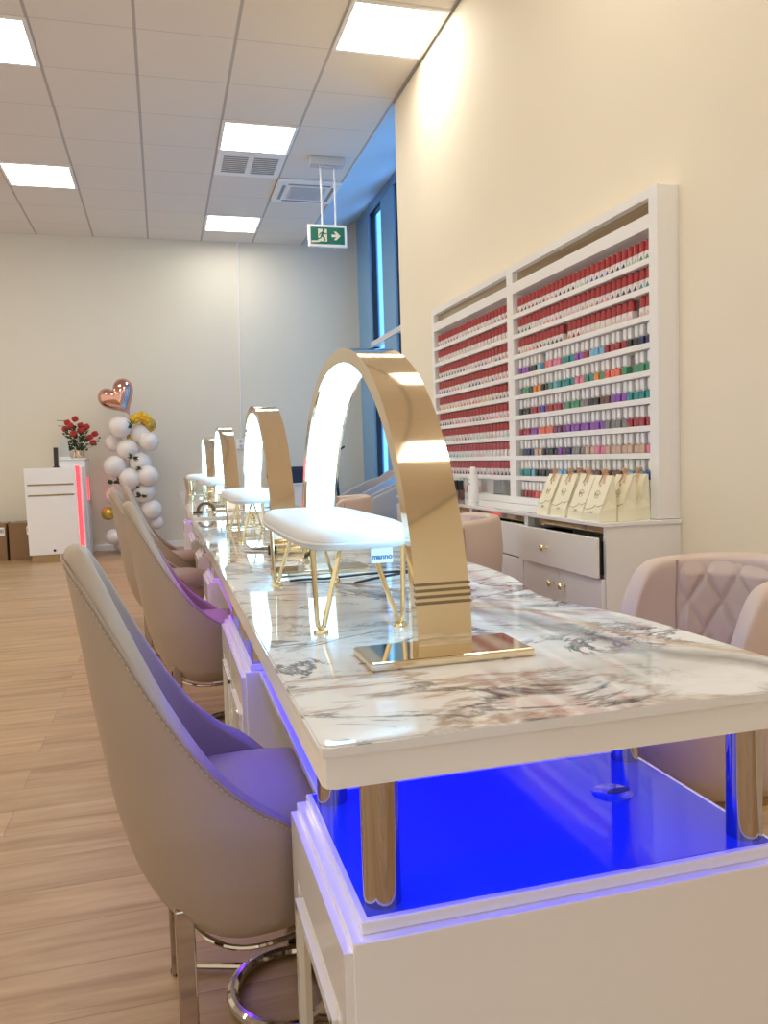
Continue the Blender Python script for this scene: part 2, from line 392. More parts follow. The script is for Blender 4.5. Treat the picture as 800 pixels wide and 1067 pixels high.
# exit sign
t = thing('exit_sign', 'hanging green exit sign with running figure and right arrow', 'sign', (1.50, 7.03, HC))
b = B(); box(b, (0, 0, -0.035), (0.30, 0.10, 0.07), None, 0.006); box(b, (0.01, 0, -0.078), (0.17, 0.05, 0.016), None, 0.003); obj('ceiling_mount', b, M['steel'], t)
for dx in (-0.055, 0.065):
    b = B(); tube(b, [(dx, 0, -0.08), (dx, 0, -0.575)], 0.0085, 10); obj('rod', b, M['rail'], t, True)
panel = B(); box(panel, (-0.015, 0, -0.665), (0.345, 0.03, 0.19), None, 0.006)
for dx in (-0.07, 0.05): tube(panel, [(dx, 0, -0.755), (dx, 0, -0.772)], 0.006, 8)
pn = obj('sign_panel', panel, M['white'], t)
RX = Matrix.Translation((-0.015, -0.0165, -0.665)) @ Matrix.Rotation(pi/2, 4, 'X')
b = B(); prism(b, [(-0.15, -0.072), (0.15, -0.072), (0.15, 0.072), (-0.15, 0.072)], 0, 0.002, RX); obj('green_face', b, M['sign_green'], pn)
b = B(); prism(b, [(-0.085, -0.05), (-0.005, -0.05), (-0.005, 0.055), (-0.085, 0.055)], 0.002, 0.0035, RX); prism(b, [(-0.145, -0.062), (-0.07, -0.056), (-0.07, -0.042), (-0.145, -0.046)], 0.002, 0.0035, RX)
prism(b, [(0.035, -0.011), (0.075, -0.011), (0.055, -0.036), (0.078, -0.036), (0.115, 0), (0.078, 0.036), (0.055, 0.036), (0.075, 0.011), (0.035, 0.011)], 0.002, 0.0035, RX)
obj('door_and_arrow', b, M['sign_cream'], pn)
b = B()
def limb(p, q, w):
    p, q = Vector(p), Vector(q); d = (q-p).normalized(); n = Vector((-d.y, d.x)) * w
    prism(b, [tuple(p+n), tuple(p-n), tuple(q-n), tuple(q+n)], 0.0037, 0.005, RX)
prism(b, [(-0.036+0.011*cos(k*pi/6), 0.044+0.011*sin(k*pi/6)) for k in range(12)], 0.0037, 0.005, RX)
limb((-0.041, 0.032), (-0.052, -0.004), 0.010); limb((-0.05, -0.002), (-0.028, -0.02), 0.006); limb((-0.03, -0.018), (-0.024, -0.045), 0.005)
limb((-0.054, -0.002), (-0.066, -0.024), 0.006); limb((-0.064, -0.022), (-0.09, -0.03), 0.005)
limb((-0.042, 0.028), (-0.066, 0.016), 0.0045); limb((-0.066, 0.018), (-0.076, -0.002), 0.004); limb((-0.04, 0.03), (-0.02, 0.01), 0.0045); limb((-0.02, 0.012), (-0.008, 0.02), 0.004)
obj('running_figure', b, M['sign_green'], pn)

# ------------------------------------------------------------------ nail tables
ZT, ZS, ZB = 0.709, 0.663, 0.463
def right_edge(y, centres):
    return 0.768 - sum(0.060 * exp(-((y-c)/0.185)**2) for c in centres)
def outline(y0, y1, centres, inset):
    r = 0.012; P = []
    xl = 0.135 + inset; a, bb = y0 + inset, y1 - inset
    P += [(xl, a + r), (xl + 0.3*r, a + 0.3*r), (xl + r, a)]
    P += [(0.45, a), (0.76 - inset - r, a), (0.762 - inset, a + 0.3*r)]
    n = 80
    for k in range(n+1):
        y = lerp(a + r, bb - r, k/n); P.append((right_edge(y, centres) - inset, y))
    P += [(0.762 - inset, bb - 0.3*r), (0.76 - inset - r, bb), (0.45, bb), (xl + r, bb), (xl + 0.3*r, bb - 0.3*r), (xl, bb - r)]
    return P
def make_table(name, label, y0, y1, centres, peds, shelves, dz, glow):
    t = thing(name, label, 'nail table', (0, y0, 0))
    L = lambda P: [(x, y - y0) for x, y in P]
    b = B(); prism(b, L(outline(y0, y1, centres, 0.0)), ZT-0.0115+dz, ZT+dz)
    es = [e for e in b.edges if all(abs(v.co.z-(ZT+dz)) < 1e-5 for v in e.verts)]
    bmesh.ops.bevel(b, geom=es, offset=0.0025, segments=2, affect='EDGES')
    mt_ = obj('marble_top', b, M['marble'], t, True, 25); mt_.data.materials.append(M['glass_edge'])
    for p in mt_.data.polygons:
        if abs(p.normal.z) < 0.6: p.material_index = 1
    b = B(); prism(b, L(outline(y0, y1, centres, 0.004)), ZS+dz, ZT-0.0118+dz); obj('slab', b, M['lacquer'], t, True, 25)
    for pi_, (p0, p1, cells) in enumerate(peds):
        a0, a1 = p0-y0, p1-y0
        b = B(); bx(b, 0.175, 0.757, a0, a1, 0.0, ZB, 0.002); ped = obj('pedestal', b, M['lacquer'], t)
        b = B(); bx(b, 0.188, 0.745, a0+0.012, a1-0.012, ZB, ZB+0.016, 0.002); obj('raised_lid', b, M['gloss_white'], ped)
        b = B(); bx(b, 0.196, 0.737, a0+0.020, a1-0.020, ZB+0.0155, ZB+0.0168); obj('blue_glow_inlay', b, M['blue_glow_paint'], ped)  # thin sheet coloured like the blue glow on the white lid
        n = len(cells)
        for q in range(n):
            c0, c1 = lerp(a0, a1, q/n)+0.004, lerp(a0, a1, (q+1)/n)-0.004
            for side in (0, 1):
                xs = 0.175 if side == 0 else 0.757; s = -1 if side == 0 else 1
                b = B()
                w_ = 0.045; top = ZB-0.012
                bx(b, xs, xs+s*0.010, c0, c0+w_, 0.03, top); bx(b, xs, xs+s*0.010, c1-w_, c1, 0.03, top)
                bx(b, xs, xs+s*0.010, c0+w_, c1-w_, top-0.085, top); bx(b, xs, xs+s*0.010, c0+w_, c1-w_, 0.03, 0.09)
                i0, i1 = c0+w_+0.014, c1-w_-0.014
                bx(b, xs, xs+s*0.016, i0-0.008, i0+0.006, 0.10, top-0.115); bx(b, xs, xs+s*0.016, i1-0.006, i1+0.008, 0.10, top-0.115)
                bx(b, xs, xs+s*0.016, i0-0.008, i1+0.008, top-0.125, top-0.110)
                obj('panel_frame', b, M['lacquer'], ped)
                b = B(); bx(b, xs, xs+s*0.007, i0+0.006, i1-0.006, 0.10, top-0.125); obj('mirror_inset', b, M['bronze'], ped)
            for px in (0.222, 0.718):
                for py in (c0+0.045, c1-0.045):
                    b = B(); tube(b, [(px, py, ZB+0.0165), (px, py, ZS+dz)], 0.0225, 28)
                    pl = obj('pillar', b, M['chrome'], t, True)
    for s0, s1 in shelves:
        b = B(); bx(b, 0.210, 0.745, s0-y0, s1-y0, ZB-0.012, ZB+0.002, 0.002); obj('shelf', b, M['gloss_white'], t)
        b = B(); bx(b, 0.470, 0.482, s0-y0, s1-y0, 0.02, ZB-0.012); obj('modesty_panel', b, M['grey_panel'], t)
    for (g0, g1, col, st) in glow:
        m = emat('strip_glow', col, st*0.09)
        me_ = emat('edge_glow', col, st)
        b = B()
        bx(b, 0.24, 0.68, g0-y0, g1-y0, ZS+dz-0.006, ZS+dz-0.0005); obj('light_panel', b, m, t)
        b = B(); bx(b, 0.165, 0.172, g0-y0, g1-y0, ZS+dz-0.005, ZS+dz-0.0005); obj('led_strip', b, me_, t)
        if y0 < 1 and g0 < 1:
            b = B(); bx(b, 0.20, 0.735, 0.065, 0.074, ZS+dz-0.006, ZS+dz-0.0005); obj('led_strip', b, me_, t)
    return t
BLUE = (0.006, 0.022, 1.0); VIOLET = (0.16, 0.05, 1.0); PURPLE = (0.42, 0.04, 1.0); PINK = (1.0, 0.42, 0.34)
GL = 22
near_table = make_table('nail_table', 'near marble-topped white nail table, its blue-lit end facing the camera', 0.76, 4.05, (1.43, 2.97),
    [(0.822, 1.205, [0]), (2.0, 2.72, [0, 1]), (3.60, 4.0, [0])], [(1.205, 2.0), (2.72, 3.60)], 0.0,
    [(0.80, 1.25, BLUE, GL), (1.25, 2.05, (0.02, 0.02, 1.0), GL*0.9), (2.05, 2.8, (0.10, 0.02, 1.0), GL*0.55), (2.8, 4.0, (0.40, 0.015, 0.9), GL*0.6)])
far_table = make_table('nail_table', 'far marble-topped nail table, behind the near one, towards the balloons', 4.09, 7.9, (5.05, 6.85),
    [(4.62, 4.98, [0]), (5.62, 6.34, [0, 1]), (7.44, 7.84, [0])], [(4.98, 5.62), (6.34, 7.44)], 0.012,
    [(4.2, 6.3, PINK, 3), (6.3, 7.85, PURPLE, 12)])
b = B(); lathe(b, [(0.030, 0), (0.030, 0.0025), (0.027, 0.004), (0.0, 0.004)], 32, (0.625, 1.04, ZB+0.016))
gm = obj('desk_grommet', b, M['blue_glow_paint'], smooth=True); tag(gm, 'round cable cap with slot on the blue-lit pedestal top', 'cable cap')
b = B(); prism(b, [(0.020*cos(k*pi/12-0.3), 0.0075*sin(k*pi/12)) for k in range(24)], 0, 0.0008, Matrix.Translation((0.634, 1.038, ZB+0.0201)))
obj('cable_slot', b, M['navy'], gm)
# printed oval grommets on the marble
def table_ring(x, y, label):
    t = thing('cable_ring', label, 'cable cap', (x, y, ZT))
    b = B(); tube(b, [(0.032*cos(k*pi/16), 0.032*sin(k*pi/16), 0.001) for k in range(32)], 0.0022, 6, True); obj('rim', b, M['dark'], t, True)
    b = B()
    for k in range(10):
        a = k*2*pi/10; box(b, (0.022*cos(a), 0.022*sin(a), 0.0006), (0.007, 0.003, 0.0012), a)
    obj('vent_marks', b, M['dark'], t)
table_ring(0.500, 1.60, 'round slotted cap in marble right of the near hand rest')

# ------------------------------------------------------------------ arch lamps
def arch_pts(n, A, H, off):
    out = []
    for k in range(n+1):
        th = pi * k / n
        # slightly squared ellipse so that legs stand almost upright
        cy, sz = cos(th), sin(th)
        e = 0.93
        y = -(A-off) * math.copysign(abs(cy)**e, cy); z = (H-off) * abs(sz)**0.97
        out.append((y, z))
    return out
def strip(bm, P, Q, x0, x1):
    rings = []
    for (y, z), (yy, zz) in zip(P, Q):
        rings.append([bm.verts.new((x0, y, z)), bm.verts.new((x1, y, z)), bm.verts.new((x1, yy, zz)), bm.verts.new((x0, yy, zz))])
    for a, c in zip(rings, rings[1:]):
        for k in range(4): bm.faces.new((a[k], a[(k+1) % 4], c[(k+1) % 4], c[k]))
    bm.faces.new(rings[0][::-1]); bm.faces.new(rings[-1])
LA, LH = 0.475, 0.487
def make_lamp(loc, label):
    t = thing('arch_lamp', label, 'desk lamp', loc, 0, 'gold arch lamps on the nail tables')
    N = 72
    O = arch_pts(N, LA, LH, 0.0); I = arch_pts(N, LA, LH, 0.026)
    b = B(); strip(b, O, I, -0.040, 0.040); obj('arch_band', b, M['gold'], t, True, 40)
    D0 = arch_pts(N, LA, LH, 0.0262); D1 = arch_pts(N, LA, LH, 0.031)
    b = B(); strip(b, D0[3:-3], D1[3:-3], -0.033, 0.033); obj('led_diffuser', b, M['led'], t, True, 40)
    for s in (-1, 1):
        b = B(); box(b, (0, s*(LA-0.014), 0.006), (0.235, 0.105, 0.012), None, 0.003); obj('base_plate', b, M['gold'], t)
    # grooved rings above the near foot and a recessed switch bar
    b = B()
    for k in range(4):
        i = 4; z = 0.078 + k*0.0085
        j = min(range(N//2), key=lambda q: abs(O[q][1]-z)); y = lerp(O[j][0], O[j+1][0], 0.3)
        yy = -LA * (max(0, 1-(z/LH)**2))**0.5
        box(b, (0, yy-0.001, z), (0.0815, 0.010, 0.0035))
    obj('groove', b, M['gold_dark'], t)
    b = B(); z = 0.195; yy = -LA*(1-(z/LH)**2)**0.5
    box(b, (0.003, yy+0.001, z), (0.060, 0.006, 0.016), Matrix.Rotation(-0.22, 4, 'X')); obj('switch_bar', b, M['gold_dark'], t)
    return t
LX = 0.369
lamp = make_lamp((LX, 1.52, ZT), 'gold arch lamp nearest the camera, tallest in view')
LAMPS = [(LX, 3.05, ZT, 'gold arch lamp second from the camera, on the near table'),
         (LX, 5.02, ZT+0.012, 'gold arch lamp third from the camera, on the far table'),
         (LX, 6.80, ZT+0.012, 'farthest gold arch lamp, smallest of the row')]
for x, y, z, l in LAMPS: dup(lamp, (x, y, z), None, l)

# ------------------------------------------------------------------ hand rests
def make_rest(loc, label):
    t = thing('hand_rest', label, 'hand rest', loc, 0, 'padded hand rests under the arch lamps')
    b = B()
    nu, nv = 40, 10; rings = []
    Z0, Z1 = 0.136, 0.178
    def plan(s, k):
        a = 2*pi*k/nu; c, d = cos(a), sin(a); e = 0.42
        return (0.100*s*math.copysign(abs(c)**e, c), 0.325*s*math.copysign(abs(d)**e, d))
    prof = [(0.02, Z0), (0.90, Z0), (0.97, Z0+0.004), (1.0, Z0+0.012), (1.0, Z0+0.022), (0.965, Z0+0.031), (0.86, Z0+0.037), (0.6, Z1), (0.3, Z1+0.002), (0.02, Z1+0.003)]
    for s, z in prof: rings.append([b.verts.new((*plan(s, k), z)) for k in range(nu)])
    for A_, C_ in zip(rings, rings[1:]):
        for k in range(nu): b.faces.new((A_[k], A_[(k+1) % nu], C_[(k+1) % nu], C_[k]))
    b.faces.new(rings[0][::-1]); b.faces.new(rings[-1])
    cu = obj('cushion', b, M['cushion'], t, True, 60)
    b = B(); tube(b, [(*plan(1.0, k), Z0+0.013) for k in range(nu)], 0.0025, 6, True); obj('piping', b, M['cushion'], cu, True)
    for sx in (-1, 1):
        for sy in (-1, 1):
            fx, fy = sx*0.072, sy*0.262
            b = B()
            p = [(fx+sx*0.004, fy, Z0), (fx+sx*0.001, fy, 0.022), (fx-sx*0.001, fy, 0.010), (fx-sx*0.005, fy, 0.006), (fx-sx*0.010, fy, 0.011), (fx-sx*0.013, fy-sy*0.002, 0.024), (fx-sx*0.046, fy-sy*0.02, Z0)]
            tube(b, p, 0.0042, 8); lg = obj('hairpin_leg', b, M['brass'], t, True)
            b = B(); lathe(b, [(0.013, 0.0), (0.013, 0.002), (0.0115, 0.006), (0.0, 0.006)], 16, (fx-sx*0.005, fy, 0)); obj('foot', b, M['brass'], lg, True)
    # cloth tag under the front edge
    b = B(); box(b, (0.030, -0.296, 0.125), (0.036, 0.0015, 0.024)); tg = obj('cloth_tag', b, M['tag'], t)
    fc = bpy.data.curves.new('tag_text', 'FONT'); fc.body = 'manno'; fc.size = 0.0125; fc.align_x = 'CENTER'; fc.align_y = 'CENTER'; fc.extrude = 0.0003; fc.offset = 0.0004
    fc.materials.append(M['blue_ink'])
    tmp = bpy.data.objects.new('tag_text', fc); COL.objects.link(tmp)
    me = bpy.data.meshes.new_from_object(tmp.evaluated_get(bpy.context.evaluated_depsgraph_get())); bpy.data.objects.remove(tmp)
    if not me.materials: me.materials.append(M['blue_ink'])
    to = bpy.data.objects.new('tag_text', me); COL.objects.link(to); to.parent = tg
    to.matrix_local = Matrix(((1, 0, 0, 0.030), (0, 0, -1, -0.2972), (0, 1, 0, 0.123), (0, 0, 0, 1)))
    return t
rest = make_rest((0.303, 1.535, ZT), 'white padded hand rest on gold hairpin legs under the nearest arch lamp')
for x, y, z, l in [(0.318, 3.06, ZT, 'white padded hand rest under the second arch lamp'),
                   (0.318, 5.02, ZT+0.012, 'white padded hand rest under the third arch lamp'),
                   (0.285, 6.75, ZT+0.012, 'white padded hand rest under the farthest arch lamp')]:
    dup(rest, (x, y, z), None, l)
# small things on the tables
b = B(); tube(b, [(0.40+0.13*sin(k*0.35), 1.70+0.02*k*0.5+0.03*cos(k*0.6), ZT+0.004+0.02*max(0, sin(k*0.32))) for k in range(14)], 0.003, 8)
tag(obj('power_cable', b, M['black'], smooth=True), 'black power cable looping behind the near hand rest', 'cable')
b = B(); box(b, (0.30, 2.47, ZT+0.003), (0.022, 0.17, 0.005), 0.9, 0.002); tag(obj('nail_file', b, M['steel']), 'pale nail file lying on marble between first two hand rests', 'nail file')
t = thing('electric_file', 'small brass and black nail drill beside the second lamp foot', 'nail drill', (0.36, 2.40, ZT))
b = B(); lathe(b, [(0.010, -0.06), (0.013, -0.05), (0.013, 0.05), (0.008, 0.07), (0.003, 0.09)], 16, (0, 0, 0.0135), Matrix.Rotation(pi/2, 3, 'Y')); obj('handpiece', b, M['brass'], t, True)
b = B(); lathe(b, [(0.014, -0.012), (0.014, 0.012)], 16, (-0.055, 0, 0.0145), Matrix.Rotation(pi/2, 3, 'Y')); obj('end_cap', b, M['black'], t, True)
t = thing('strap_loop', 'brown looped strap stand on near end of far table', 'strap', (0.215, 4.42, ZT+0.012))
b = B(); strip(b, [(0.062*cos(a)*0.8, 0.010+0.050*sin(a)) for a in [pi*k/16 for k in range(17)]], [(0.062*cos(a)*0.58, 0.010+0.036*sin(a)) for a in [pi*k/16 for k in range(17)]], -0.012, 0.012)
o = obj('loop_band', b, M['brown'], t, True); o.rotation_euler = (0, 0, radians(75))
b = B(); box(b, (-0.045, 0, 0.006), (0.05, 0.02, 0.012), 0.4, 0.004); obj('strap_feet', b, M['brown'], t)

# ------------------------------------------------------------------ chairs
def cup(bm, nphi, zs, rim, a_back, a_front, half, ex=0.85):
    """closed bucket: rows run from the floor of the bucket up to a rim whose height follows the angle"""
    rows = []
    zb = zs[0]
    nv = 16
    for j in range(nv+1):
        v = j/nv; row = []
        for k in range(nphi):
            phi = 2*pi*k/nphi - pi
            z = lerp(zb, rim(abs(phi)), v)
            c, s = cos(phi), sin(phi)
            a = a_back(z) if c > 0 else a_front(z)
            rnd = 1 - 0.22*max(0, 1-(z-zb)/0.055)**2
            row.append(bm.verts.new((-a*rnd*math.copysign(abs(c)**ex, c), half(z)*rnd*math.copysign(abs(s)**ex, s), z)))
        rows.append(row)
    for A_, C_ in zip(rows, rows[1:]):
        for k in range(nphi): bm.faces.new((A_[k], A_[(k+1) % nphi], C_[(k+1) % nphi], C_[k]))
    # rounded floor
    inner = []
    for f in (0.6, 0.2):
        inner.append([bm.verts.new((v.co.x*f, v.co.y*f, zb-0.004)) for v in rows[0]])
    for A_, C_ in ((inner[0], rows[0]), (inner[1], inner[0])):
        for k in range(nphi): bm.faces.new((A_[k], A_[(k+1) % nphi], C_[(k+1) % nphi], C_[k]))
    bm.faces.new(inner[1][::-1])
    return rows
def dome(bm, a, bb, z0, z1, n=36, e=0.75, x0=0.0):
    def P(s, z): return [bm.verts.new((x0 + a*s*math.copysign(abs(cos(2*pi*k/n))**e, cos(2*pi*k/n)), bb*s*math.copysign(abs(sin(2*pi*k/n))**e, sin(2*pi*k/n)), z)) for k in range(n)]
    h = z1-z0
    R = [P(0.05, z0), P(0.95, z0), P(1.0, z0+0.25*h), P(1.0, z0+0.55*h), P(0.94, z0+0.8*h), P(0.75, z0+0.94*h), P(0.4, z1), P(0.05, z1)]
    for A_, C_ in zip(R, R[1:]):
        for k in range(n): bm.faces.new((A_[k], A_[(k+1) % n], C_[(k+1) % n], C_[k]))
    bm.faces.new(R[0][::-1]); bm.faces.new(R[-1])
def client_chair(loc, rz, label):
    t = thing('client_chair', label, 'chair', loc, rz, 'taupe leather client chairs')
    zb = 0.205
    rim = lambda p: 0.335 + 0.528 * interp([(0, 1.0), (0.26, 0.985), (0.52, 0.90), (0.79, 0.73), (1.05, 0.54), (1.31, 0.37), (1.57, 0.24), (1.92, 0.11), (2.27, 0.03), (2.7, 0.0)], p)
    ab = lambda z: interp([(0.205, 0.100), (0.25, 0.145), (0.32, 0.182), (0.42, 0.211), (0.55, 0.232), (0.70, 0.252), (0.86, 0.275)], z)
    af = lambda z: interp([(0.205, 0.17), (0.30, 0.20), (0.42, 0.215)], z)
    hf = lambda z: interp([(0.205, 0.172), (0.25, 0.194), (0.32, 0.210), (0.42, 0.220), (0.60, 0.206), (0.74, 0.182), (0.86, 0.165)], z)
    b = B(); rows = cup(b, 56, (zb, ), rim, ab, af, hf)
    pip = [lerp(rows[-1][k].co, rows[-2][k].co, 0.45) for k in range(56)]; pip2 = [lerp(rows[-1][k].co, rows[-2][k].co, 0.80) for k in range(56)]
    sh = obj('shell', b, M['leather'], t, True, 180)
    s = sh.modifiers.new('pad', 'SOLIDIFY'); s.thickness = 0.040; s.offset = -1; s.use_even_offset = False
    smooth_mod(sh, 2)
    def out(p, d): q = Vector((p.x, p.y, 0)).normalized()*d; return p + q
    b = B(); tube(b, [out(p, 0.0005) for p in pip], 0.0028, 6, True); obj('piping', b, M['leather_seam'], sh, True)
    b = B()
    for k in range(56):
        p, q = pip2[k], pip2[(k+1) % 56]
        for m_ in range(4):
            u = lerp(p, q, (m_+0.15)/4); v = lerp(p, q, (m_+0.7)/4); tube(b, [out(u, 0.0008), out(v, 0.0008)], 0.0012, 4)
    obj('stitching', b, M['stitch'], sh)
    b = B(); dome(b, 0.178, 0.180, 0.345, 0.428, x0=0.02); obj('seat', b, M['leather'], t, True, 60)
    b = B()
    tube(b, [((0.172 if cos(q*pi/24) > 0 else 0.102)*cos(q*pi/24), 0.160*sin(q*pi/24), zb-0.001) for q in range(48)], 0.005, 8, True); obj('base_trim', b, M['chrome'], t, True)
    for sx in (-1, 1):
        for sy in (-1, 1):
            b = B(); x, y = sx*0.113, sy*0.142
            box(b, (x, y, 0.143), (0.030, 0.030, 0.286), None, 0.003)
            lg = obj('leg', b, M['chrome'], t)
            b = B(); lathe(b, [(0.017, 0), (0.017, 0.006)], 12, (x, y, 0)); obj('foot_pad', b, M['black'], lg)
    b = B(); tube(b, [(0.112*cos(2*pi*k/48)+0.085, 0.112*sin(2*pi*k/48), 0.0125) for k in range(48)], 0.012, 10, True)
    for sx in (-1, 1):
        for sy in (-1, 1): tube(b, [(sx*0.113, sy*0.142, 0.0125), (0.085+sx*0.068, sy*0.089, 0.0125)], 0.007, 8)
    obj('foot_ring', b, M['chrome'], t, True)
    return t
ch = client_chair((0.105, 1.43, 0), 0.05, 'taupe leather bucket chair nearest the camera, largest in view')
dup(ch, (0.125, 3.02, 0), 0.03, 'taupe leather bucket chair directly behind the nearest one, purple-lit inside')
dup(ch, (0.0, 4.365, 0), 0.0, 'taupe leather bucket chair third from the camera, pulled out to the left')
dup(ch, (0.02, 5.3, 0), 0.0, 'taupe leather bucket chair farthest along the left side, before the balloons')
dup(ch, (0.47, 8.25, 0), 0.1, 'taupe leather bucket chair at the far end of the far table')

def tech_chair(loc, rz, label):
    t = thing('technician_chair', label, 'chair', loc, rz, 'blush quilted technician chairs')
    zb = 0.295
    rim = lambda p: 0.46 + 0.286 * (1-sstep(1.60, 2.35, p)) + 0.012*cos(p)
    ab = lambda z: interp([(0.295, 0.15), (0.36, 0.185), (0.50, 0.207), (0.64, 0.218), (0.78, 0.205)], z)
    af = lambda z: interp([(0.295, 0.15), (0.36, 0.185), (0.50, 0.20), (0.80, 0.20)], z)
    hf = lambda z: interp([(0.295, 0.155), (0.36, 0.190), (0.50, 0.214), (0.64, 0.220), (0.78, 0.206)], z)
    b = B(); rows = cup(b, 56, (zb, ), rim, ab, af, hf, 0.8)
    seamline = [rows[-1][k].co.copy() for k in range(56)]
    sideseam = {k: [rows[j][k].co.copy() for j in range(4, 16)] for k in (14, 42)}
    sh = obj('shell', b, M['leather_pink'], t, True, 180)
    s = sh.modifiers.new('pad', 'SOLIDIFY'); s.thickness = 0.050; s.offset = -1; s.use_even_offset = False
    smooth_mod(sh, 2)
    for k in sideseam:
        b = B(); tube(b, [p*1.002 for p in sideseam[k]], 0.003, 6); obj('side_seam', b, M['pink_seam'], sh, True)
    # quilted pad lining the back
    b = B(); nu, nv = 110, 60; P0 = 1.42; rowsq = []
    for j in range(nv+1):
        v = j/nv; z = lerp(0.44, 0.735, v); row = []
        for i in range(nu+1):
            u = i/nu*2-1; phi = u*P0
            c, s_ = cos(phi), sin(phi)
            d1 = abs(((u*2.8+v*2.2) % 1.0)-0.5)*2; d2 = abs(((u*2.8-v*2.2) % 1.0)-0.5)*2
            q = min(1-abs(d1), 1-abs(d2)); q = min(1.0, q*2.6)
            puff = (q**0.5)*0.011
            edge = min(1, (1-abs(u))*12)*min(1, v*10)*min(1, (1-v)*10)
            off = 0.0455 + (0.006 + puff) * edge
            a, h = ab(z)-off, hf(z)-off
            row.append(b.verts.new((-a*math.copysign(abs(c)**0.8, c), h*math.copysign(abs(s_)**0.8, s_), z)))
        rowsq.append(row)
    for A_, C_ in zip(rowsq, rowsq[1:]):
        for k in range(nu): b.faces.new((A_[k], A_[k+1], C_[k+1], C_[k]))
    obj('quilted_back', b, M['leather_pink'], t, True, 180)
    for sgn in (-1, 1):
        pts = []; b = B()
        for j in range(13):
            z = lerp(0.44, 0.738, j/12); phi = sgn*P0; a, h = ab(z)-0.050, hf(z)-0.050
            pts.append((-a*abs(cos(phi))**0.8, h*sgn*abs(sin(phi))**0.8, z))
        tube(b, pts, 0.0026, 6); obj('inner_seam', b, M['pink_seam'], t, True)
    b = B(); dome(b, 0.165, 0.165, 0.36, 0.455, x0=0.025); obj('seat', b, M['leather_pink'], t, True, 60)
    b = B(); lathe(b, [(0.13, zb-0.02), (0.14, zb-0.016), (0.14, zb-0.006), (0.13, zb)], 36); obj('seat_plate', b, M['brass'], t, True)
    b = B(); lathe(b, [(0.20, 0), (0.20, 0.008), (0.16, 0.016), (0.04, 0.028), (0.026, 0.05), (0.026, zb-0.02)], 40); obj('pedestal_base', b, M['brass'], t, True)
    return t
tc = tech_chair((1.08, 1.415, 0), pi-0.02, 'blush quilted tub chair in the right foreground behind the marble table')
dup(tc, (1.06, 2.98, 0), pi, 'blush quilted tub chair by the cabinets, seen behind the nearest lamp')
dup(tc, (1.06, 5.0, 0), pi, 'blush quilted tub chair seen through the nearest arch, before the armchairs')

def armchair(loc, rz, label):
    t = thing('lounge_armchair', label, 'armchair', loc, rz, 'grey lounge armchairs by the window')
    zb = 0.20
    rim = lambda p: 0.42 + 0.43*(0.5+0.5*cos(min(pi, p*1.05)))**1.3 + 0.10*sstep(0.6, 1.4, p)*(1-sstep(1.9, 2.6, p))
    ab = lambda z: interp([(0.2, 0.24), (0.3, 0.28), (0.5, 0.31), (0.85, 0.38)], z)
    af = lambda z: interp([(0.2, 0.24), (0.3, 0.29), (0.5, 0.31)], z)
    hf = lambda z: interp([(0.2, 0.24), (0.3, 0.29), (0.5, 0.33), (0.85, 0.31)], z)
    b = B(); cup(b, 48, (zb,), rim, ab, af, hf, 0.75)
    sh = obj('shell', b, M['grey_fabric'], t, True, 180)
    s = sh.modifiers.new('pad', 'SOLIDIFY'); s.thickness = 0.05; s.offset = -1; s.use_even_offset = False
    smooth_mod(sh, 1)
    b = B(); dome(b, 0.26, 0.27, 0.33, 0.44, x0=0.03); obj('seat', b, M['grey_fabric'], t, True, 60)
    for sx in (-1, 1):
        for sy in (-1, 1):
            b = B(); tube(b, [(sx*0.2, sy*0.2, 0.0), (sx*0.15, sy*0.15, 0.22)], [0.010, 0.016], 10); obj('leg', b, M['black'], t, True)
    return t
ac = armchair((1.93, 7.15, 0), pi*0.93, 'grey tub armchair by the window, nearer of the two')
dup(ac, (2.02, 8.25, 0), pi*1.02, 'grey tub armchair by the window, farther of the two')

# low footrest under the near table
t = thing('foot_rest', 'white-topped chrome footrest under near table behind the nearest chair', 'footrest', (0.30, 1.80, 0))
b = B(); box(b, (0, 0, 0.071), (0.22, 0.12, 0.018), None, 0.003); obj('top_plate', b, M['gloss_white'], t)
b = B(); box(b, (0.02, 0, 0.031), (0.16, 0.10, 0.062), None, 0.002); obj('plinth', b, M['chrome'], t)

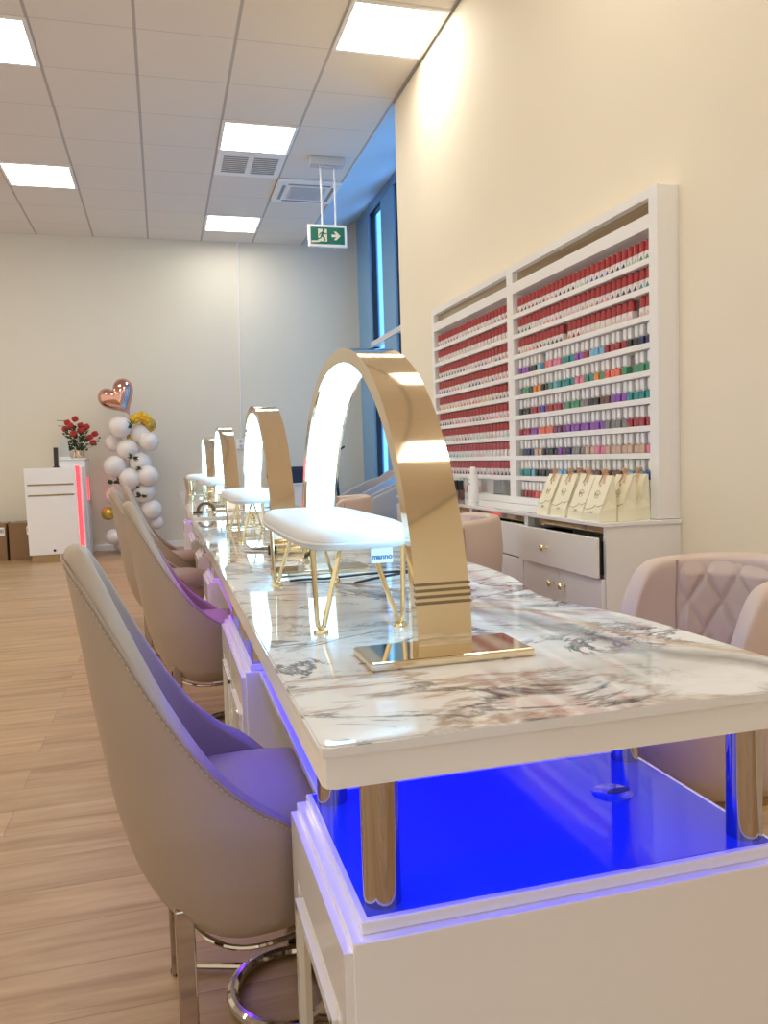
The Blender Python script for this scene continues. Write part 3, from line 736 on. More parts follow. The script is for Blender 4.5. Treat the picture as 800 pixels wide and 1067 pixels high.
# ------------------------------------------------------------------ cabinets, worktop
ZW = 0.740
WY1 = 5.02
t = thing('worktop', 'white stone worktop along the cabinets under the polish rack', 'worktop', (0, 0, 0))
b = B(); bx(b, 1.462, XW, 2.470, WY1, ZW-0.016, ZW, 0.003); obj('counter_slab', b, M['gloss_white'], t)
ORD = ['nearest', 'second', 'third', 'farthest']
def cabinet(k, y0, y1, open_):
    t = thing('base_cabinet', '%s white base cabinet under the worktop%s' % (ORD[k], ', its drawer slightly open' if open_ else ', counting from the camera'), 'cabinet', (1.775, (y0+y1)/2, 0), 0, 'white base cabinets along the right wall')
    h = (y1-y0)/2
    XF = -0.300
    b = B()
    bx(b, XF, 0, -h, -h+0.016, 0.0, ZW-0.016); bx(b, XF, 0, h-0.016, h, 0.0, ZW-0.016)
    bx(b, XF+0.04, -0.012, -h+0.016, h-0.016, 0.06, 0.076); bx(b, XF+0.02, -0.012, -h+0.016, h-0.016, 0.535, 0.545); bx(b, -0.012, 0, -h+0.016, h-0.016, 0.0, ZW-0.016)
    bx(b, XF+0.04, XF+0.05, -h+0.016, h-0.016, 0, 0.06)
    obj('carcass', b, M['lacquer'], t)
    b = B(); bx(b, XF+0.03, XF+0.036, -h+0.016, h-0.016, 0.690, ZW-0.018); obj('gold_rail', b, M['bronze'], t)
    dx = -0.022 if open_ else 0.0
    b = B(); bx(b, XF-0.016+dx, XF-0.001+dx, -h+0.003, h-0.003, 0.546, 0.688, 0.002)
    d = obj('drawer', b, M['lacquer'], t)
    b = B()
    bx(b, XF+dx, XF+0.2, -h+0.022, -h+0.034, 0.556, 0.672); bx(b, XF+dx, XF+0.2, h-0.034, h-0.022, 0.556, 0.672); bx(b, XF+dx, XF+0.2, -h+0.034, h-0.034, 0.556, 0.562)
    obj('drawer_box', b, M['black'], d)
    def knob(parent, y, z, ddx):
        b = B(); lathe(b, [(0.007, 0), (0.005, 0.008), (0.006, 0.014), (0.0125, 0.017), (0.0135, 0.023), (0.010, 0.027), (0, 0.028)], 20, (XF-0.016+ddx, y, z), Matrix.Rotation(-pi/2, 3, 'Y'))
        obj('knob', b, M['brass'], parent, True)
    knob(d, 0.06, 0.618, dx)
    for s in (-1, 1):
        b = B(); a, c = (-h+0.003, -0.0015) if s < 0 else (0.0015, h-0.003)
        bx(b, XF-0.016, XF-0.001, a, c, 0.062, 0.541, 0.002); dr = obj('door', b, M['lacquer'], t)
        knob(dr, s*0.045, 0.478, 0)
cw = (WY1-0.005-2.478)/4
for k in range(4):
    y0 = 2.478 + k*cw; cabinet(k, y0+0.0005, y0+cw-0.0005, k == 0)

# ------------------------------------------------------------------ polish rack and bottles
XR = 1.690
RY0, RYM, RY1 = 2.480, 3.71, 4.90
ZK = [1.667 - 0.0985*k for k in range(9)]
t = thing('polish_rack', 'tall white wall rack of shelves for nail polish above the worktop', 'rack', (0, 0, 0))
b = B(); bx(b, XW-0.008, XW-0.0005, RY0, RY1, ZW+0.001, 1.905); obj('back_panel', b, M['white'], t)
for (a, c) in [(RY0, RY0+0.052), (RYM-0.035, RYM+0.035), (RY1-0.045, RY1)]:
    b = B(); bx(b, XR, XW-0.008, a, c, ZW+0.001, 1.905, 0.0015); obj('upright', b, M['white'], t)
bays = [(RY0+0.052, RYM-0.035), (RYM+0.035, RY1-0.045)]
for (a, c) in bays:
    b = B(); bx(b, XR, XW-0.008, a, c, 1.872, 1.905); obj('top_board', b, M['white'], t)
    b = B(); bx(b, XR, XW-0.008, a, c, 1.768, 1.818); obj('header_board', b, M['white'], t)
    b = B(); bx(b, XR+0.030, XR+0.036, a, c, 1.818, 1.872); obj('mirror_strip', b, M['bronze'], t)
    for k, z in enumerate(ZK):
        b = B(); bx(b, XR, XW-0.008, a, c, z-0.021, z, 0.001); obj('shelf', b, M['white'], t)
    b = B(); bx(b, XR, XW-0.008, a, c, ZW+0.001, ZW+0.035); obj('shelf', b, M['white'], t)
SH = ['top', 'second', 'third', 'fourth', 'fifth', 'sixth', 'seventh', 'eighth', 'ninth', 'bottom']
ORDN = ['first', 'second', 'third', 'fourth', 'fifth', 'sixth', 'seventh', 'eighth', 'ninth', 'tenth', 'eleventh', 'twelfth', 'thirteenth', 'fourteenth', 'fifteenth', 'sixteenth',
        'seventeenth', 'eighteenth', 'nineteenth', 'twentieth', 'twenty-first', 'twenty-second', 'twenty-third', 'twenty-fourth', 'twenty-fifth', 'twenty-sixth', 'twenty-seventh', 'twenty-eighth', 'twenty-ninth', 'thirtieth']
PAL = {'crimson': (0.35, 0.02, 0.04), 'pink': (0.75, 0.22, 0.36), 'pale pink': (0.80, 0.52, 0.50), 'nude': (0.62, 0.42, 0.32), 'navy': (0.02, 0.03, 0.13), 'black': (0.018, 0.018, 0.022),
       'plum': (0.16, 0.03, 0.13), 'purple': (0.25, 0.07, 0.42), 'blue': (0.04, 0.09, 0.50), 'sky blue': (0.18, 0.48, 0.72), 'teal': (0.02, 0.26, 0.27), 'green': (0.06, 0.30, 0.16),
       'mint': (0.38, 0.68, 0.52), 'coral': (0.78, 0.16, 0.10), 'orange': (0.80, 0.27, 0.04), 'grey': (0.22, 0.21, 0.21), 'brown': (0.15, 0.07, 0.05), 'lime': (0.42, 0.62, 0.05), 'cream': (0.78, 0.70, 0.55), 'yellow': (0.80, 0.58, 0.08)}
# red-capped jar with swatch
b = B(); box(b, (0, 0, 0.018), (0.028, 0.032, 0.036), None, 0.004, 2); me_body = mesh_of(b, 'gel_polish', M['jar_white'], True)
b = B(); lathe(b, [(0.0168, 0.0345), (0.0168, 0.038), (0.0160, 0.071), (0.013, 0.0745), (0, 0.075)], 14, (0, 0, 0)); me_cap = mesh_of(b, 'cap', M['cap_red'], True)
b = B()
v = [b.verts.new(p) for p in [(-0.0150, -0.0158, 0.000), (-0.0150, 0.0158, 0.000), (-0.0150, -0.003, 0.022), (-0.0138, -0.0158, 0.000), (-0.0138, 0.0158, 0.000), (-0.0138, -0.003, 0.022)]]
for f in ((0, 2, 1), (3, 4, 5), (0, 1, 4, 3), (1, 2, 5, 4), (2, 0, 3, 5)): b.faces.new([v[i] for i in f])
me_sw = mesh_of(b, 'colour_swatch', M['tint'])
# white-capped square bottle
b = B(); box(b, (0, 0, 0.016), (0.029, 0.033, 0.032), None, 0.004, 2); me_wb = mesh_of(b, 'polish_bottle', M['tint'], True)
b = B(); box(b, (0, 0, 0.0555), (0.0215, 0.0225, 0.040), None, 0.003, 2); lathe(b, [(0.008, 0.031), (0.008, 0.037)], 10); me_wc = mesh_of(b, 'cap', M['cap_white'], True)
def place(me, kids, loc, label, cat, group, colour, cname):
    o = bpy.data.objects.new(me.name, me); COL.objects.link(o); o.location = loc; o.color = (*colour, 1)
    tag(o, label, cat, group)
    for nm, m_ in kids:
        c = bpy.data.objects.new(nm, m_); COL.objects.link(c); c.parent = o; c.color = (*colour, 1)
def run_colours(n, pal, rnd):
    out = []
    while len(out) < n:
        c = rnd.choice(pal); out += [c] * rnd.choice((1, 1, 2, 3, 4))
    return out[:n]
RP = {0: ['green', 'mint', 'navy', 'black', 'blue', 'blue', 'sky blue', 'mint', 'black', 'navy', 'purple', 'pink', 'plum', 'crimson', 'crimson', 'black', 'coral'],
      1: ['teal', 'navy', 'navy', 'plum', 'pink', 'grey', 'nude', 'nude', 'pale pink', 'pale pink', 'grey', 'pink', 'coral', 'nude', 'cream', 'black', 'teal', 'black'],
      2: ['pale pink', 'pale pink', 'pale pink', 'cream', 'cream', 'pale pink', 'pale pink', 'crimson', 'orange', 'black', 'black', 'teal', 'crimson', 'coral', 'nude', 'brown']}
XBOT = XR + 0.030
rnd = random.Random(5)
for bay, (a, c) in enumerate(bays):
    bn = 'right' if bay == 0 else 'left'
    nred = 3 if bay == 0 else 9
    for k in range(9):
        z = ZK[k]
        if k < nred:
            n = 29 if bay == 0 else 23
            if bay == 0: base = RP[k]; cols = [base[min(len(base)-1, int(i*len(base)/n))] for i in range(n)]
            else: cols = run_colours(n, [['pale pink', 'nude', 'crimson', 'plum'], ['pale pink', 'pink', 'cream', 'plum'], ['coral', 'pale pink', 'grey', 'navy', 'purple'], ['sky blue', 'blue', 'navy', 'green', 'pink', 'mint'], ['yellow', 'coral', 'cream', 'grey', 'green'], ['brown', 'black', 'pink', 'pale pink'], ['cream', 'mint', 'grey', 'nude', 'brown'], ['sky blue', 'orange', 'pale pink', 'cream', 'mint'], ['navy', 'crimson', 'plum', 'crimson']][k], rnd)
            if bay == 1: cols = cols[::-1]
            sp = (c-a-0.03)/n
            for i in range(n):
                if bay == 0 and k == 2 and i in (2, 16): continue
                y = a + 0.015 + sp*(i+0.5)
                place(me_body, (('cap', me_cap), ('colour_swatch', me_sw)), (XBOT, y, z), 'red-capped gel polish with %s swatch, %s from near end, %s shelf, %s bay' % (cols[i], ORDN[i], SH[k], bn), 'nail polish', 'red-capped gel polishes on the rack', PAL[cols[i]], cols[i])
        else:
            n = 28
            sp = (c-a-0.03)/n
            cols = run_colours(n, [['sky blue', 'coral', 'purple', 'pink', 'grey', 'teal', 'black', 'yellow', 'coral', 'navy', 'purple', 'black', 'crimson'], ['orange', 'grey', 'green', 'teal', 'pink', 'navy', 'black', 'purple', 'lime', 'coral', 'sky blue'], ['crimson', 'brown', 'green', 'brown', 'teal', 'black', 'blue', 'grey', 'crimson', 'purple', 'orange'], ['crimson', 'coral', 'blue', 'grey', 'plum', 'purple', 'blue', 'nude', 'grey'], ['plum', 'pink', 'grey', 'black', 'coral', 'nude', 'purple', 'navy'], ['crimson', 'brown', 'plum', 'black', 'teal', 'blue', 'sky blue']][k-3], rnd)
            for i in range(n):
                if bay == 0 and k == 3 and i in (21,): continue
                if k == 4 and i == 3: continue
                y = a + 0.015 + sp*(i+0.5) + (0.003 if i % 2 else -0.003)
                place(me_wb, (('cap', me_wc),), (XBOT, y, z), 'white-capped polish bottle with %s lacquer, %s from near end, %s shelf, %s bay' % (cols[i], ORDN[i], SH[k], bn), 'nail polish', 'white-capped polish bottles on the rack', PAL[cols[i]], cols[i])
# bottom shelf of the right bay: a few seen beside the bags
a, c = bays[0]; sp = (c-a-0.03)/28
for i in range(14, 28):
    cn = rnd.choice(['crimson', 'crimson', 'brown', 'coral'])
    place(me_wb, (('cap', me_wc),), (XBOT, a+0.015+sp*(i+0.5), ZW+0.035), 'white-capped polish bottle with %s lacquer, %s from near end, bottom shelf, right bay' % (cn, ORDN[i]), 'nail polish', 'white-capped polish bottles on the rack', PAL[cn], cn)
# bottles standing on the worktop at its far end
a, c = bays[1]
t = thing('lotion_bottle', 'tall white pump-less lotion bottle standing on worktop before the rack', 'bottle', (1.600, 4.02, ZW))
b = B(); lathe(b, [(0.026, 0), (0.0285, 0.004), (0.0285, 0.125), (0.024, 0.142), (0.014, 0.150)], 28); obj('bottle_body', b, M['white'], t, True)
b = B(); lathe(b, [(0.017, 0.149), (0.017, 0.178), (0.012, 0.185), (0, 0.186)], 24); obj('bottle_cap', b, M['cap_white'], t, True)
b = B(); box(b, (-0.0285, -0.006, 0.095), (0.002, 0.028, 0.006)); box(b, (-0.0285, -0.006, 0.118), (0.002, 0.03, 0.003)); obj('printed_label', b, M['cap_red'], t)
b = B(); box(b, (0, 0, 0.028), (0.03, 0.03, 0.056), None, 0.005); me_mini = mesh_of(b, 'polish_bottle', M['tint'], True)
b = B(); lathe(b, [(0.0125, 0.056), (0.0125, 0.105), (0.010, 0.108)], 16); me_minic = mesh_of(b, 'cap', M['cap_black'], True)
minis = [(1.56, 4.20, 'grey'), (1.56, 4.265, 'plum'), (1.555, 4.33, 'cream'), (1.56, 4.40, 'crimson'), (1.56, 4.455, 'crimson'), (1.56, 4.51, 'coral'), (1.615, 4.24, 'brown'), (1.615, 4.31, 'navy'), (1.615, 4.38, 'sky blue'), (1.615, 4.45, 'cream')]
for i, (x, y, cn) in enumerate(minis):
    place(me_mini, (('cap', me_minic),), (x, y, ZW), 'black-capped polish bottle with %s lacquer on worktop, %s from near end of %s row' % (cn, ORDN[i % 6], 'front' if i < 6 else 'back'), 'nail polish', 'black-capped bottles on the worktop', PAL[cn], cn)
for i, y in enumerate((4.55, 4.50, 4.44, 4.38, 4.32, 4.26)):
    place(me_wb, (('cap', me_wc),), (1.73, y, ZW+0.035), 'white-capped small bottle in the left bay bottom shelf, %s from far end' % ORDN[i], 'nail polish', 'white-capped bottles at the rack bottom', PAL['pale pink'], 'pale pink')
t = thing('acrylic_box', 'empty clear acrylic box in bottom of the left rack bay', 'box', (1.728, 3.875, ZW+0.035))
b = B(); bx(b, -0.03, -0.027, -0.10, 0.10, 0, 0.075); bx(b, -0.03, 0.03, -0.10, -0.097, 0, 0.075); bx(b, -0.03, 0.03, 0.097, 0.10, 0, 0.075); bx(b, 0.027, 0.03, -0.1, 0.1, 0, 0.075); bx(b, -0.03, 0.03, -0.1, 0.1, 0, 0.003)
obj('box_walls', b, M['acrylic'], t)

# ------------------------------------------------------------------ gift bags
def gift_bag(loc, rz, label):
    t = thing('gift_bag', label, 'gift bag', loc, rz, 'cream paper gift bags on the worktop')
    D, W, H = 0.073, 0.112, 0.162
    b = B()
    # section in x-z: front leans back to a pinched top
    P = [(0, -W/2, 0), (0, W/2, 0), (D, W/2, 0), (D, -W/2, 0), (0.004, -W/2, 0.03), (0.004, W/2, 0.03), (D, W/2, 0.05), (D, -W/2, 0.05), (0.060, -W/2*0.97, H), (0.060, W/2*0.97, H), (0.068, W/2*0.97, H), (0.068, -W/2*0.97, H)]
    V = [b.verts.new(p) for p in P]
    gl, gr = b.verts.new((D/2+0.008, -W/2+0.010, 0.075)), b.verts.new((D/2+0.008, W/2-0.010, 0.075))
    for f in ((0, 3, 2, 1), (0, 1, 5, 4), (4, 5, 9, 8), (2, 3, 7, 6), (6, 7, 11, 10), (8, 9, 10, 11), (0, 4, 7, 3), (1, 2, 6, 5)): b.faces.new([V[i] for i in f])
    for f in ((4, 8, None), (8, 11, None), (11, 7, None), (7, 4, None)): b.faces.new((V[f[0]], V[f[1]], gl))
    for f in ((5, 9, None), (9, 10, None), (10, 6, None), (6, 5, None)): b.faces.new((V[f[0]], V[f[1]], gr))
    obj('paper_bag', b, M['paper'], t)
    # folded flap edge on the front and printed scroll
    sl = math.atan2(0.056, H-0.03)
    FM = Matrix.Translation((0.004-0.0006, 0, 0.03)) @ Matrix.Rotation(sl, 4, 'Y') @ Matrix(((0, 0, -1, 0), (-1, 0, 0, 0), (0, 1, 0, 0), (0, 0, 0, 1)))
    b = B()
    def stroke(pts, r=0.0009): tube(b, [FM @ Vector((x, y, 0.0006)) for x, y in pts], r, 4)
    stroke([(-0.060, 0.016), (-0.028, 0.012), (0.0, 0.020), (0.012, 0.030), (0.030, 0.024), (0.058, 0.034)], 0.0010)
    stroke([(0.016*cos(q*0.5)+0.002*cos(q*1.7), 0.070+0.014*sin(q*0.5)) for q in range(12)], 0.0008)
    stroke([(-0.014+0.0035*q, 0.068+0.006*sin(q*1.9)) for q in range(9)], 0.0008)
    stroke([(-0.012+0.003*q, 0.002+0.005*cos(q*1.5)) for q in range(9)], 0.0007)
    stroke([(0.004*cos(q), 0.104+0.004*sin(q)) for q in range(7)], 0.0008)
    obj('printed_scroll', b, M['ink'], t)
    b = B()
    for s in (-1, 1):
        loop = []
        for q in range(13):
            a = q/12*2*pi; loop.append((0.062+0.004*s, 0.004*s+s*0.016*(1-cos(a))*0.5, H-0.004+0.020*sin(a*0.5)+0.010*sin(a)*s*0.4+0.006))
        strip_pts = loop
        for p, q in zip(loop, loop[1:]):
            v4 = [b.verts.new((p[0]-0.006, p[1], p[2])), b.verts.new((p[0]+0.006, p[1], p[2])), b.verts.new((q[0]+0.006, q[1], q[2])), b.verts.new((q[0]-0.006, q[1], q[2]))]; b.faces.new(v4)
    bmesh.ops.remove_doubles(b, verts=b.verts, dist=1e-5)
    for s in (-1, 1):
        v4 = [b.verts.new(p) for p in [(0.058, s*0.001, H+0.004), (0.062, s*0.010, H+0.004), (0.052, s*0.020, H-0.03), (0.047, s*0.010, H-0.028)]]; b.faces.new(v4)
    box(b, (0.066, 0, H+0.002), (0.014, 0.010, 0.010), None, 0.003)
    rb = obj('ribbon_bow', b, M['ribbon'], t); rb.scale = (1.25, 1.25, 1.0); rb.location = (-0.016, 0, 0)
    s = rb.modifiers.new('thick', 'SOLIDIFY'); s.thickness = 0.0012
    return t
gb = gift_bag((1.4665, 2.568, ZW), 0.02, 'cream gift bag at the near front corner of the worktop')
for x, y, rz, l in [(1.476, 2.700, -0.03, 'cream gift bag second in the front row from the near corner'), (1.478, 2.838, 0.04, 'cream gift bag third in the front row from the near corner'),
                    (1.480, 2.975, -0.06, 'cream gift bag at the far end of the front row'), (1.5425, 2.560, 0.0, 'cream gift bag in the middle, between corner bag and rack'),
                    (1.560, 2.92, 0.0, 'cream gift bag half hidden behind the front row'), (1.6165, 2.590, 0.0, 'cream gift bag pressed against rack upright, farthest right')]:
    dup(gb, (x, y, ZW), rz, l)

# ------------------------------------------------------------------ reception corner
YD = 8.95
t = thing('reception_desk', 'white reception desk with gold inlay lines and red light strip', 'reception desk', (-1.37, YD, 0))
def par(bm, x0, x1, y0, y1, z0, z1, lean=0.0, bev=0.004):
    g = bx(bm, x0, x1, y0, y1, z0, z1, bev)
    for v in g:
        if v.is_valid: v.co.x += lean * (v.co.z)
b = B(); par(b, 0.0, 0.50, 0.0, 0.42, 0.085, 0.985, -0.012); obj('front_body', b, M['white'], t)
b = B(); par(b, 0.30, 0.565, 0.42, 0.78, 0.0, 1.065, -0.012); par(b, 0.50, 0.555, 0.06, 0.42, 0.0, 0.985, -0.012); obj('side_body', b, M['white'], t)
b = B(); bx(b, 0.28, 0.575, 0.40, 0.80, 1.065, 1.082, 0.003); obj('counter_ledge', b, M['lacquer'], t)
b = B(); bx(b, 0.02, 0.48, 0.01, 0.40, 0.0, 0.085); obj('gold_plinth', b, M['bronze'], t)
for z in (0.805, 0.695):
    b = B(); bx(b, 0.025-0.012*z, 0.475-0.012*z, -0.004, 0.01, z, z+0.016); obj('inlay_line', b, M['gold_dark'], t)
b = B(); par(b, 0.490, 0.535, 0.035, 0.062, 0.12, 1.0, -0.012, 0.002); obj('light_strip', b, M['led_red'], t)
b = B(); bx(b, 0.556, 0.562, 0.50, 0.66, 0.62, 0.86); obj('side_light', b, M['led_red'], t)
b = B(); lathe(b, [(0.014, 0), (0.014, 0.006), (0.006, 0.010)], 16, (0.245, 0.0, 0.125), Matrix.Rotation(pi/2, 3, 'X')); obj('lock', b, M['black'], t)
t = thing('card_terminal', 'thin black screen standing on the reception desk', 'screen', (-1.085, YD+0.2, 0.985))
b = B(); box(b, (0, 0, 0.11), (0.045, 0.02, 0.21), Matrix.Rotation(-0.12, 4, 'X'), 0.004); obj('screen', b, M['black'], t)
b = B(); box(b, (0, 0.02, 0.006), (0.07, 0.09, 0.012), None, 0.003); obj('stand', b, M['black'], t)
t = thing('photo_frame', 'small clear glass frame leaning on ledge beside red bouquet', 'frame', (-1.025, YD+0.50, 1.082))
b = B(); box(b, (0, 0, 0.105), (0.085, 0.014, 0.20), Matrix.Rotation(-0.08, 4, 'Y'), 0.002); obj('glass_plate', b, M['glass_grey'], t)
b = B(); box(b, (0, 0, 0.012), (0.12, 0.06, 0.018), None, 0.003); obj('frame_base', b, M['white'], t)
# bouquet
t = thing('flower_bouquet', 'bouquet of red flowers with dark leaves in gold pot on desk', 'flowers', (-0.895, YD+0.62, 1.082))
b = B(); lathe(b, [(0.045, 0), (0.06, 0.01), (0.066, 0.07), (0.07, 0.085), (0.055, 0.086), (0.05, 0.03)], 24); obj('pot', b, M['gold'], t, True)
rnd2 = random.Random(3)
def leaf(bm, c, d, L, w):
    d = Vector(d).normalized(); s = d.cross(Vector((rnd2.uniform(-1, 1), rnd2.uniform(-1, 1), 0.3))).normalized(); n = d.cross(s)
    c = Vector(c); P = [c, c+d*L*0.35+s*w+n*w*0.3, c+d*L, c+d*L*0.35-s*w+n*w*0.3, c+d*L*0.45-n*w*0.15]
    V = [bm.verts.new(p) for p in P]
    for f in ((0, 1, 4), (1, 2, 4), (2, 3, 4), (3, 0, 4)): bm.faces.new([V[i] for i in f])
b = B()
for k in range(150):
    a = rnd2.uniform(0, 2*pi); r = rnd2.uniform(0.0, 0.14)*rnd2.uniform(0.5, 1); z = rnd2.uniform(0.08, 0.34)
    leaf(b, (r*cos(a), r*sin(a), z), (cos(a), sin(a), rnd2.uniform(-0.2, 0.9)), rnd2.uniform(0.04, 0.085), rnd2.uniform(0.012, 0.022))
for k in range(16):
    a = rnd2.uniform(0, 2*pi); tube(b, [(0, 0, 0.06), (0.04*cos(a), 0.04*sin(a), 0.18), (0.11*cos(a), 0.11*sin(a), 0.30)], 0.0025, 5)
for (dx, dz) in [(0.20, 0.18), (0.215, 0.215), (0.17, 0.14)]:
    tube(b, [(0.02, 0, 0.12), (dx*0.7, -0.02, dz*0.8), (dx, -0.02, dz)], 0.002, 5)
    for q in range(3): leaf(b, (dx, -0.02, dz), (1, 0, 0.3+q*0.4), 0.035, 0.01)
obj('foliage', b, M['leaf'], t)
def blossom(bm, c, r):
    for k in range(13):
        a = k*2.4; zz = 1-2*(k+0.5)/13; q = (1-zz*zz)**0.5
        d = Vector((q*cos(a), q*sin(a), zz))
        sphere(bm, Vector(c)+d*r*0.62, r*0.50, (1, 1, 0.85), 8, 6)
for (x, z, yy) in [(-0.10, 0.40, 0), (-0.02, 0.44, 0.02), (-0.06, 0.36, -0.08), (0.05, 0.31, -0.09), (0.10, 0.35, -0.03), (-0.03, 0.27, -0.12), (0.13, 0.23, -0.05), (0.16, 0.17, -0.02), (0.03, 0.37, 0.06), (0.18, 0.27, 0.03), (-0.13, 0.33, 0.03)]:
    b = B(); blossom(b, (x, yy, z), 0.035); obj('blossom', b, M['petal_red'], t, True)
b = B()
for (z, L) in [(0.42, 0.09), (0.36, 0.08)]:
    tube(b, [(-0.05, 0.02, z-0.06), (-0.12, 0, z), (-0.12-L, -0.01, z+0.005)], 0.004, 6)
obj('twig', b, M['brown'], t)
# cardboard boxes
for (x0, x1, l) in [(-2.10, -1.665, 'brown cardboard box on the floor at the left photo edge'), (-1.64, -1.36, 'brown cardboard box tucked beside the reception desk')]:
    t = thing('cardboard_box', l, 'box', ((x0+x1)/2, 9.60, 0), 0, 'cardboard boxes by the reception desk')
    w_ = (x1-x0)/2
    b = B(); bx(b, -w_, w_, -0.17, 0.17, 0.0, 0.40, 0.004); obj('carton', b, M['cardboard'], t)
    b = B(); bx(b, -w_-0.0006, w_+0.0006, -0.03, 0.03, 0.399, 0.4012); obj('packing_tape', b, M['steel'], t)
    b = B(); bx(b, w_-0.10, w_-0.015, -0.1715, -0.17, 0.27, 0.36); obj('shipping_label', b, M['white'], t)
    b = B()
    for q in range(5): bx(b, w_-0.09+q*0.014, w_-0.083+q*0.014, -0.1722, -0.1715, 0.30, 0.34)
    obj('print_marks', b, M['black'], t)
# balloons
t = thing('balloon_tower', 'tall column of white balloons with gold ones before the back wall', 'balloons', (-0.36, 9.45, 0))
def balloon(bm, c, r, d):
    d = Vector(d).normalized(); q = Vector((0, 0, 1)).rotation_difference(d).to_matrix()
    prof = []
    for k in range(15):
        a = -pi/2 + pi*k/14; rr = r*cos(a); z = r*sin(a)
        z = z*1.12 if a < 0 else z*1.02
        prof.append((max(rr, 0.0), z))
    prof = [(0.010, -r*1.22), (0.004, -r*1.15)] + prof[1:]
    lathe(bm, prof, 22, c, q)
WB = [(130, 447, .115), (148, 455, .11), (123, 462, .09), (137, 470, .115), (157, 463, .10), (125, 486, .115), (149, 484, .115), (139, 499, .115), (156, 497, .11), (133, 505, .09), (153, 513, .115), (160, 531, .105), (165, 545, .07), (140, 520, .11), (126, 515, .11), (145, 536, .11), (124, 555, .08), (133, 566, .10), (150, 560, .10), (142, 548, .10)]
def px2xz(u, v):
    # centre line of the column: metres per pixel on its own plane
    return (-0.36 + (u-139)*0.01135 + (v-500)*(-0.0006), 0.835 - (v-499)*0.01125 + (u-139)*0.0003)
rnd3 = random.Random(8)
for (u, v, r) in WB:
    x, z = px2xz(u, v); z = max(z, r*1.0+0.005)
    b = B(); balloon(b, (x+0.36, rnd3.uniform(-0.10, 0.10), z), r*1.08, (rnd3.uniform(-0.5, 0.5), -0.9, rnd3.uniform(-0.3, 0.5))); obj('balloon', b, M['balloon'], t, True, 80)
for (u, v, r, yy) in [(156, 446, .085, 0.05), (119, 532, .075, 0.0), (140, 458, .05, 0.02)]:
    x, z = px2xz(u, v); b = B(); balloon(b, (x+0.36, yy, z), r, (0.6, -0.6, 0.3)); obj('balloon', b, M['balloon_gold'], t, True, 80, label='gold balloon')
b = B(); tube(b, [(0, 0.05, 0.0), (0, 0.05, 1.42)], 0.012, 8); lathe(b, [(0.14, 0), (0.14, 0.02), (0.02, 0.03)], 24, (0, 0.05, 0)); obj('pole', b, M['white'], t, True)
b = B(); x, z = px2xz(149, 440)
for k in range(3): blossom(b, (x+0.36+(k-1)*0.06, -0.03, z+0.03*(k % 2)), 0.06)
obj('yellow_flower', b, M['petal_yellow'], t, True)
b = B()
for (u, v) in [(141, 446), (124, 502), (142, 478), (150, 489), (143, 506), (150, 516), (131, 501)]:
    x, z = px2xz(u, v)
    for q in range(6): leaf(b, (x+0.36, -0.12, z), (rnd2.uniform(-1, 1), -0.3, rnd2.uniform(-0.4, 0.8)), 0.075, 0.018)
obj('leaf_sprigs', b, M['leaf'], t)
# heart foil balloon
t = thing('heart_balloon', 'rose gold heart-shaped foil balloon on a stick above the column', 'balloon', (-0.33, 9.42, 1.45))
b = B(); nu = 44; outl = []
for k in range(nu):
    a = 2*pi*k/nu
    hx = 16*sin(a)**3; hz = 13*cos(a)-5*cos(2*a)-2*cos(3*a)-cos(4*a)
    outl.append((hx/16*0.185, (hz+2)/15*0.185))
rings = []
for s, d in [(1.0, 0.0), (0.97, 0.028), (0.88, 0.058), (0.72, 0.085), (0.5, 0.103), (0.25, 0.112), (0.02, 0.114)]:
    rings.append((s, d))
def hring(s, d):
    return [b.verts.new((x*s, -d*(1.0), (z-0.02)*s+0.02)) for x, z in outl]
front = [hring(s, d) for s, d in rings]; back = [front[0]] + [hring(s, -d) for s, d in rings[1:]]
for R in (front, back):
    for A_, C_ in zip(R, R[1:]):
        for k in range(nu): b.faces.new((A_[k], A_[(k+1) % nu], C_[(k+1) % nu], C_[k]))
    b.faces.new(R[-1])
hb = obj('foil_heart', b, M['rose'], t, True, 70)
hb.rotation_euler = (0, radians(-30), radians(-12)); hb.location = (-0.095, 0, 0.27); hb.scale = (1.12, 1.12, 1.12)
b = B(); tube(b, [(0, 0, -0.02), (0.004, 0, 0.16)], 0.006, 8); obj('stick', b, M['steel'], t, True)

# ------------------------------------------------------------------ far right corner
t = thing('tripod_stand', 'dark folded tripod stand by the back wall near the window', 'stand', (1.93, 9.2, 0))
for k in range(3):
    a = k*2*pi/3+0.3
    b = B(); tube(b, [(0.085*cos(a), 0.085*sin(a), 0), (0.014*cos(a), 0.014*sin(a), 1.02)], 0.016, 8); obj('leg', b, M['navy'], t, True)
b = B(); tube(b, [(0, 0, 0.5), (0, 0, 1.10)], 0.014, 8); tube(b, [(0, 0, 1.05), (0.13, 0, 1.13)], 0.012, 8); obj('pole', b, M['black'], t, True)
t = thing('side_cabinet', 'low white side cabinet against the back wall behind the lamps', 'cabinet', (1.47, 9.55, 0))
b = B(); bx(b, -0.25, 0.25, -0.22, 0.22, 0.03, 0.70, 0.004); bx(b, -0.27, 0.27, -0.24, 0.24, 0.70, 0.72, 0.003); obj('cabinet_body', b, M['white'], t)
for s in (-1, 1):
    b = B(); bx(b, s*0.125-0.12, s*0.125+0.12, -0.232, -0.22, 0.06, 0.68, 0.002); d = obj('door', b, M['white'], t)
    b = B(); sphere(b, (s*0.03, -0.240, 0.42), 0.010); obj('knob', b, M['brass'], d, True)
b = B(); bx(b, -0.22, 0.22, -0.2, 0.2, 0, 0.03); obj('plinth', b, M['grey_panel'], t)
t = thing('printer', 'dark blue printer standing on the low white side cabinet', 'printer', (1.46, 9.55, 0.72))
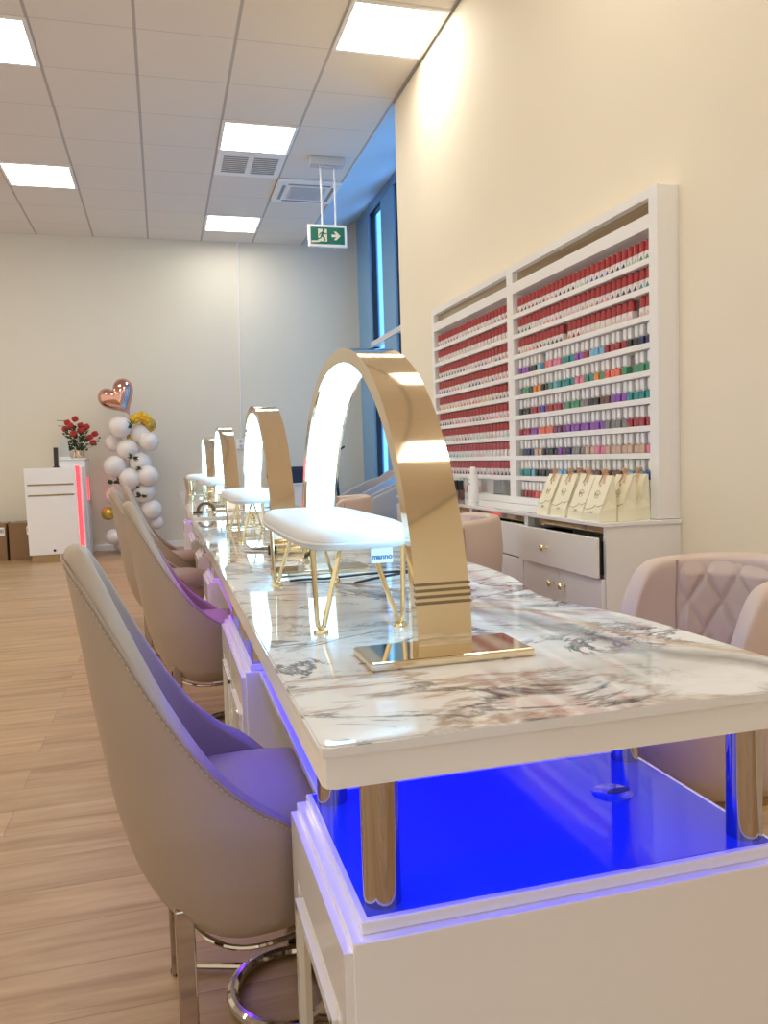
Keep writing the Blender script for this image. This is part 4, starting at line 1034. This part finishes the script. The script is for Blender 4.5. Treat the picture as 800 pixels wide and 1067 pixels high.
b = B(); bx(b, -0.19, 0.19, -0.16, 0.16, 0.0, 0.17, 0.012); obj('printer_body', b, M['navy'], t)
b = B(); bx(b, -0.15, 0.15, -0.10, 0.10, 0.17, 0.19, 0.004); obj('printer_lid', b, M['black'], t)

# ------------------------------------------------------------------ world, camera
wd = bpy.data.worlds.new('sky'); SC.world = wd; wd.use_nodes = True
nt = wd.node_tree; nt.nodes.clear()
tcw = nt.nodes.new('ShaderNodeTexCoord'); sp = nt.nodes.new('ShaderNodeSeparateXYZ'); nt.links.new(tcw.outputs['Generated'], sp.inputs[0])
r = ramp(nt, [(0.50, (1.0, 0.88, 0.72)), (0.62, (0.13, 0.42, 0.84))])  # warm side is added ambient fill, only the blue side is window sky
nt.links.new(math_node(nt, 'ADD', math_node(nt, 'MULTIPLY', sp.outputs[0], 0.5), 0.5), r.inputs[0])
st = nt.nodes.new('ShaderNodeMapRange'); nt.links.new(sp.outputs[0], st.inputs[0])
st.inputs[1].default_value = 0.0; st.inputs[2].default_value = 0.25; st.inputs[3].default_value = 0.86; st.inputs[4].default_value = 2.7
bg = nt.nodes.new('ShaderNodeBackground'); nt.links.new(r.outputs[0], bg.inputs[0]); nt.links.new(st.outputs[0], bg.inputs[1])
ow = nt.nodes.new('ShaderNodeOutputWorld'); nt.links.new(bg.outputs[0], ow.inputs[0])

F, PS, TH, RO, CH = 835.9179, 0.26698, 0.0682, -0.0307, 0.9912
fw = Vector((sin(PS)*cos(TH), cos(PS)*cos(TH), -sin(TH))); rt = Vector((cos(PS), -sin(PS), 0)); up = rt.cross(fw)
r2 = rt*cos(RO) + up*sin(RO); u2 = -rt*sin(RO) + up*cos(RO)
cam = bpy.data.cameras.new('camera'); co = bpy.data.objects.new('camera', cam); COL.objects.link(co)
mt = Matrix((r2, u2, -fw)).transposed().to_4x4(); mt.translation = (0, 0, CH); co.matrix_world = mt
cam.sensor_fit = 'HORIZONTAL'; cam.sensor_width = 36.0; cam.lens = F/800*36; cam.clip_start = 0.02; cam.clip_end = 60
SC.camera = co
SC.view_settings.view_transform = 'Standard'; SC.view_settings.look = 'None'
SC.view_settings.exposure = 0.22; SC.view_settings.gamma = 1.0
SC.cycles.max_bounces = 8; SC.cycles.glossy_bounces = 5; SC.cycles.transparent_max_bounces = 8
SC.cycles.sample_clamp_indirect = 6.0
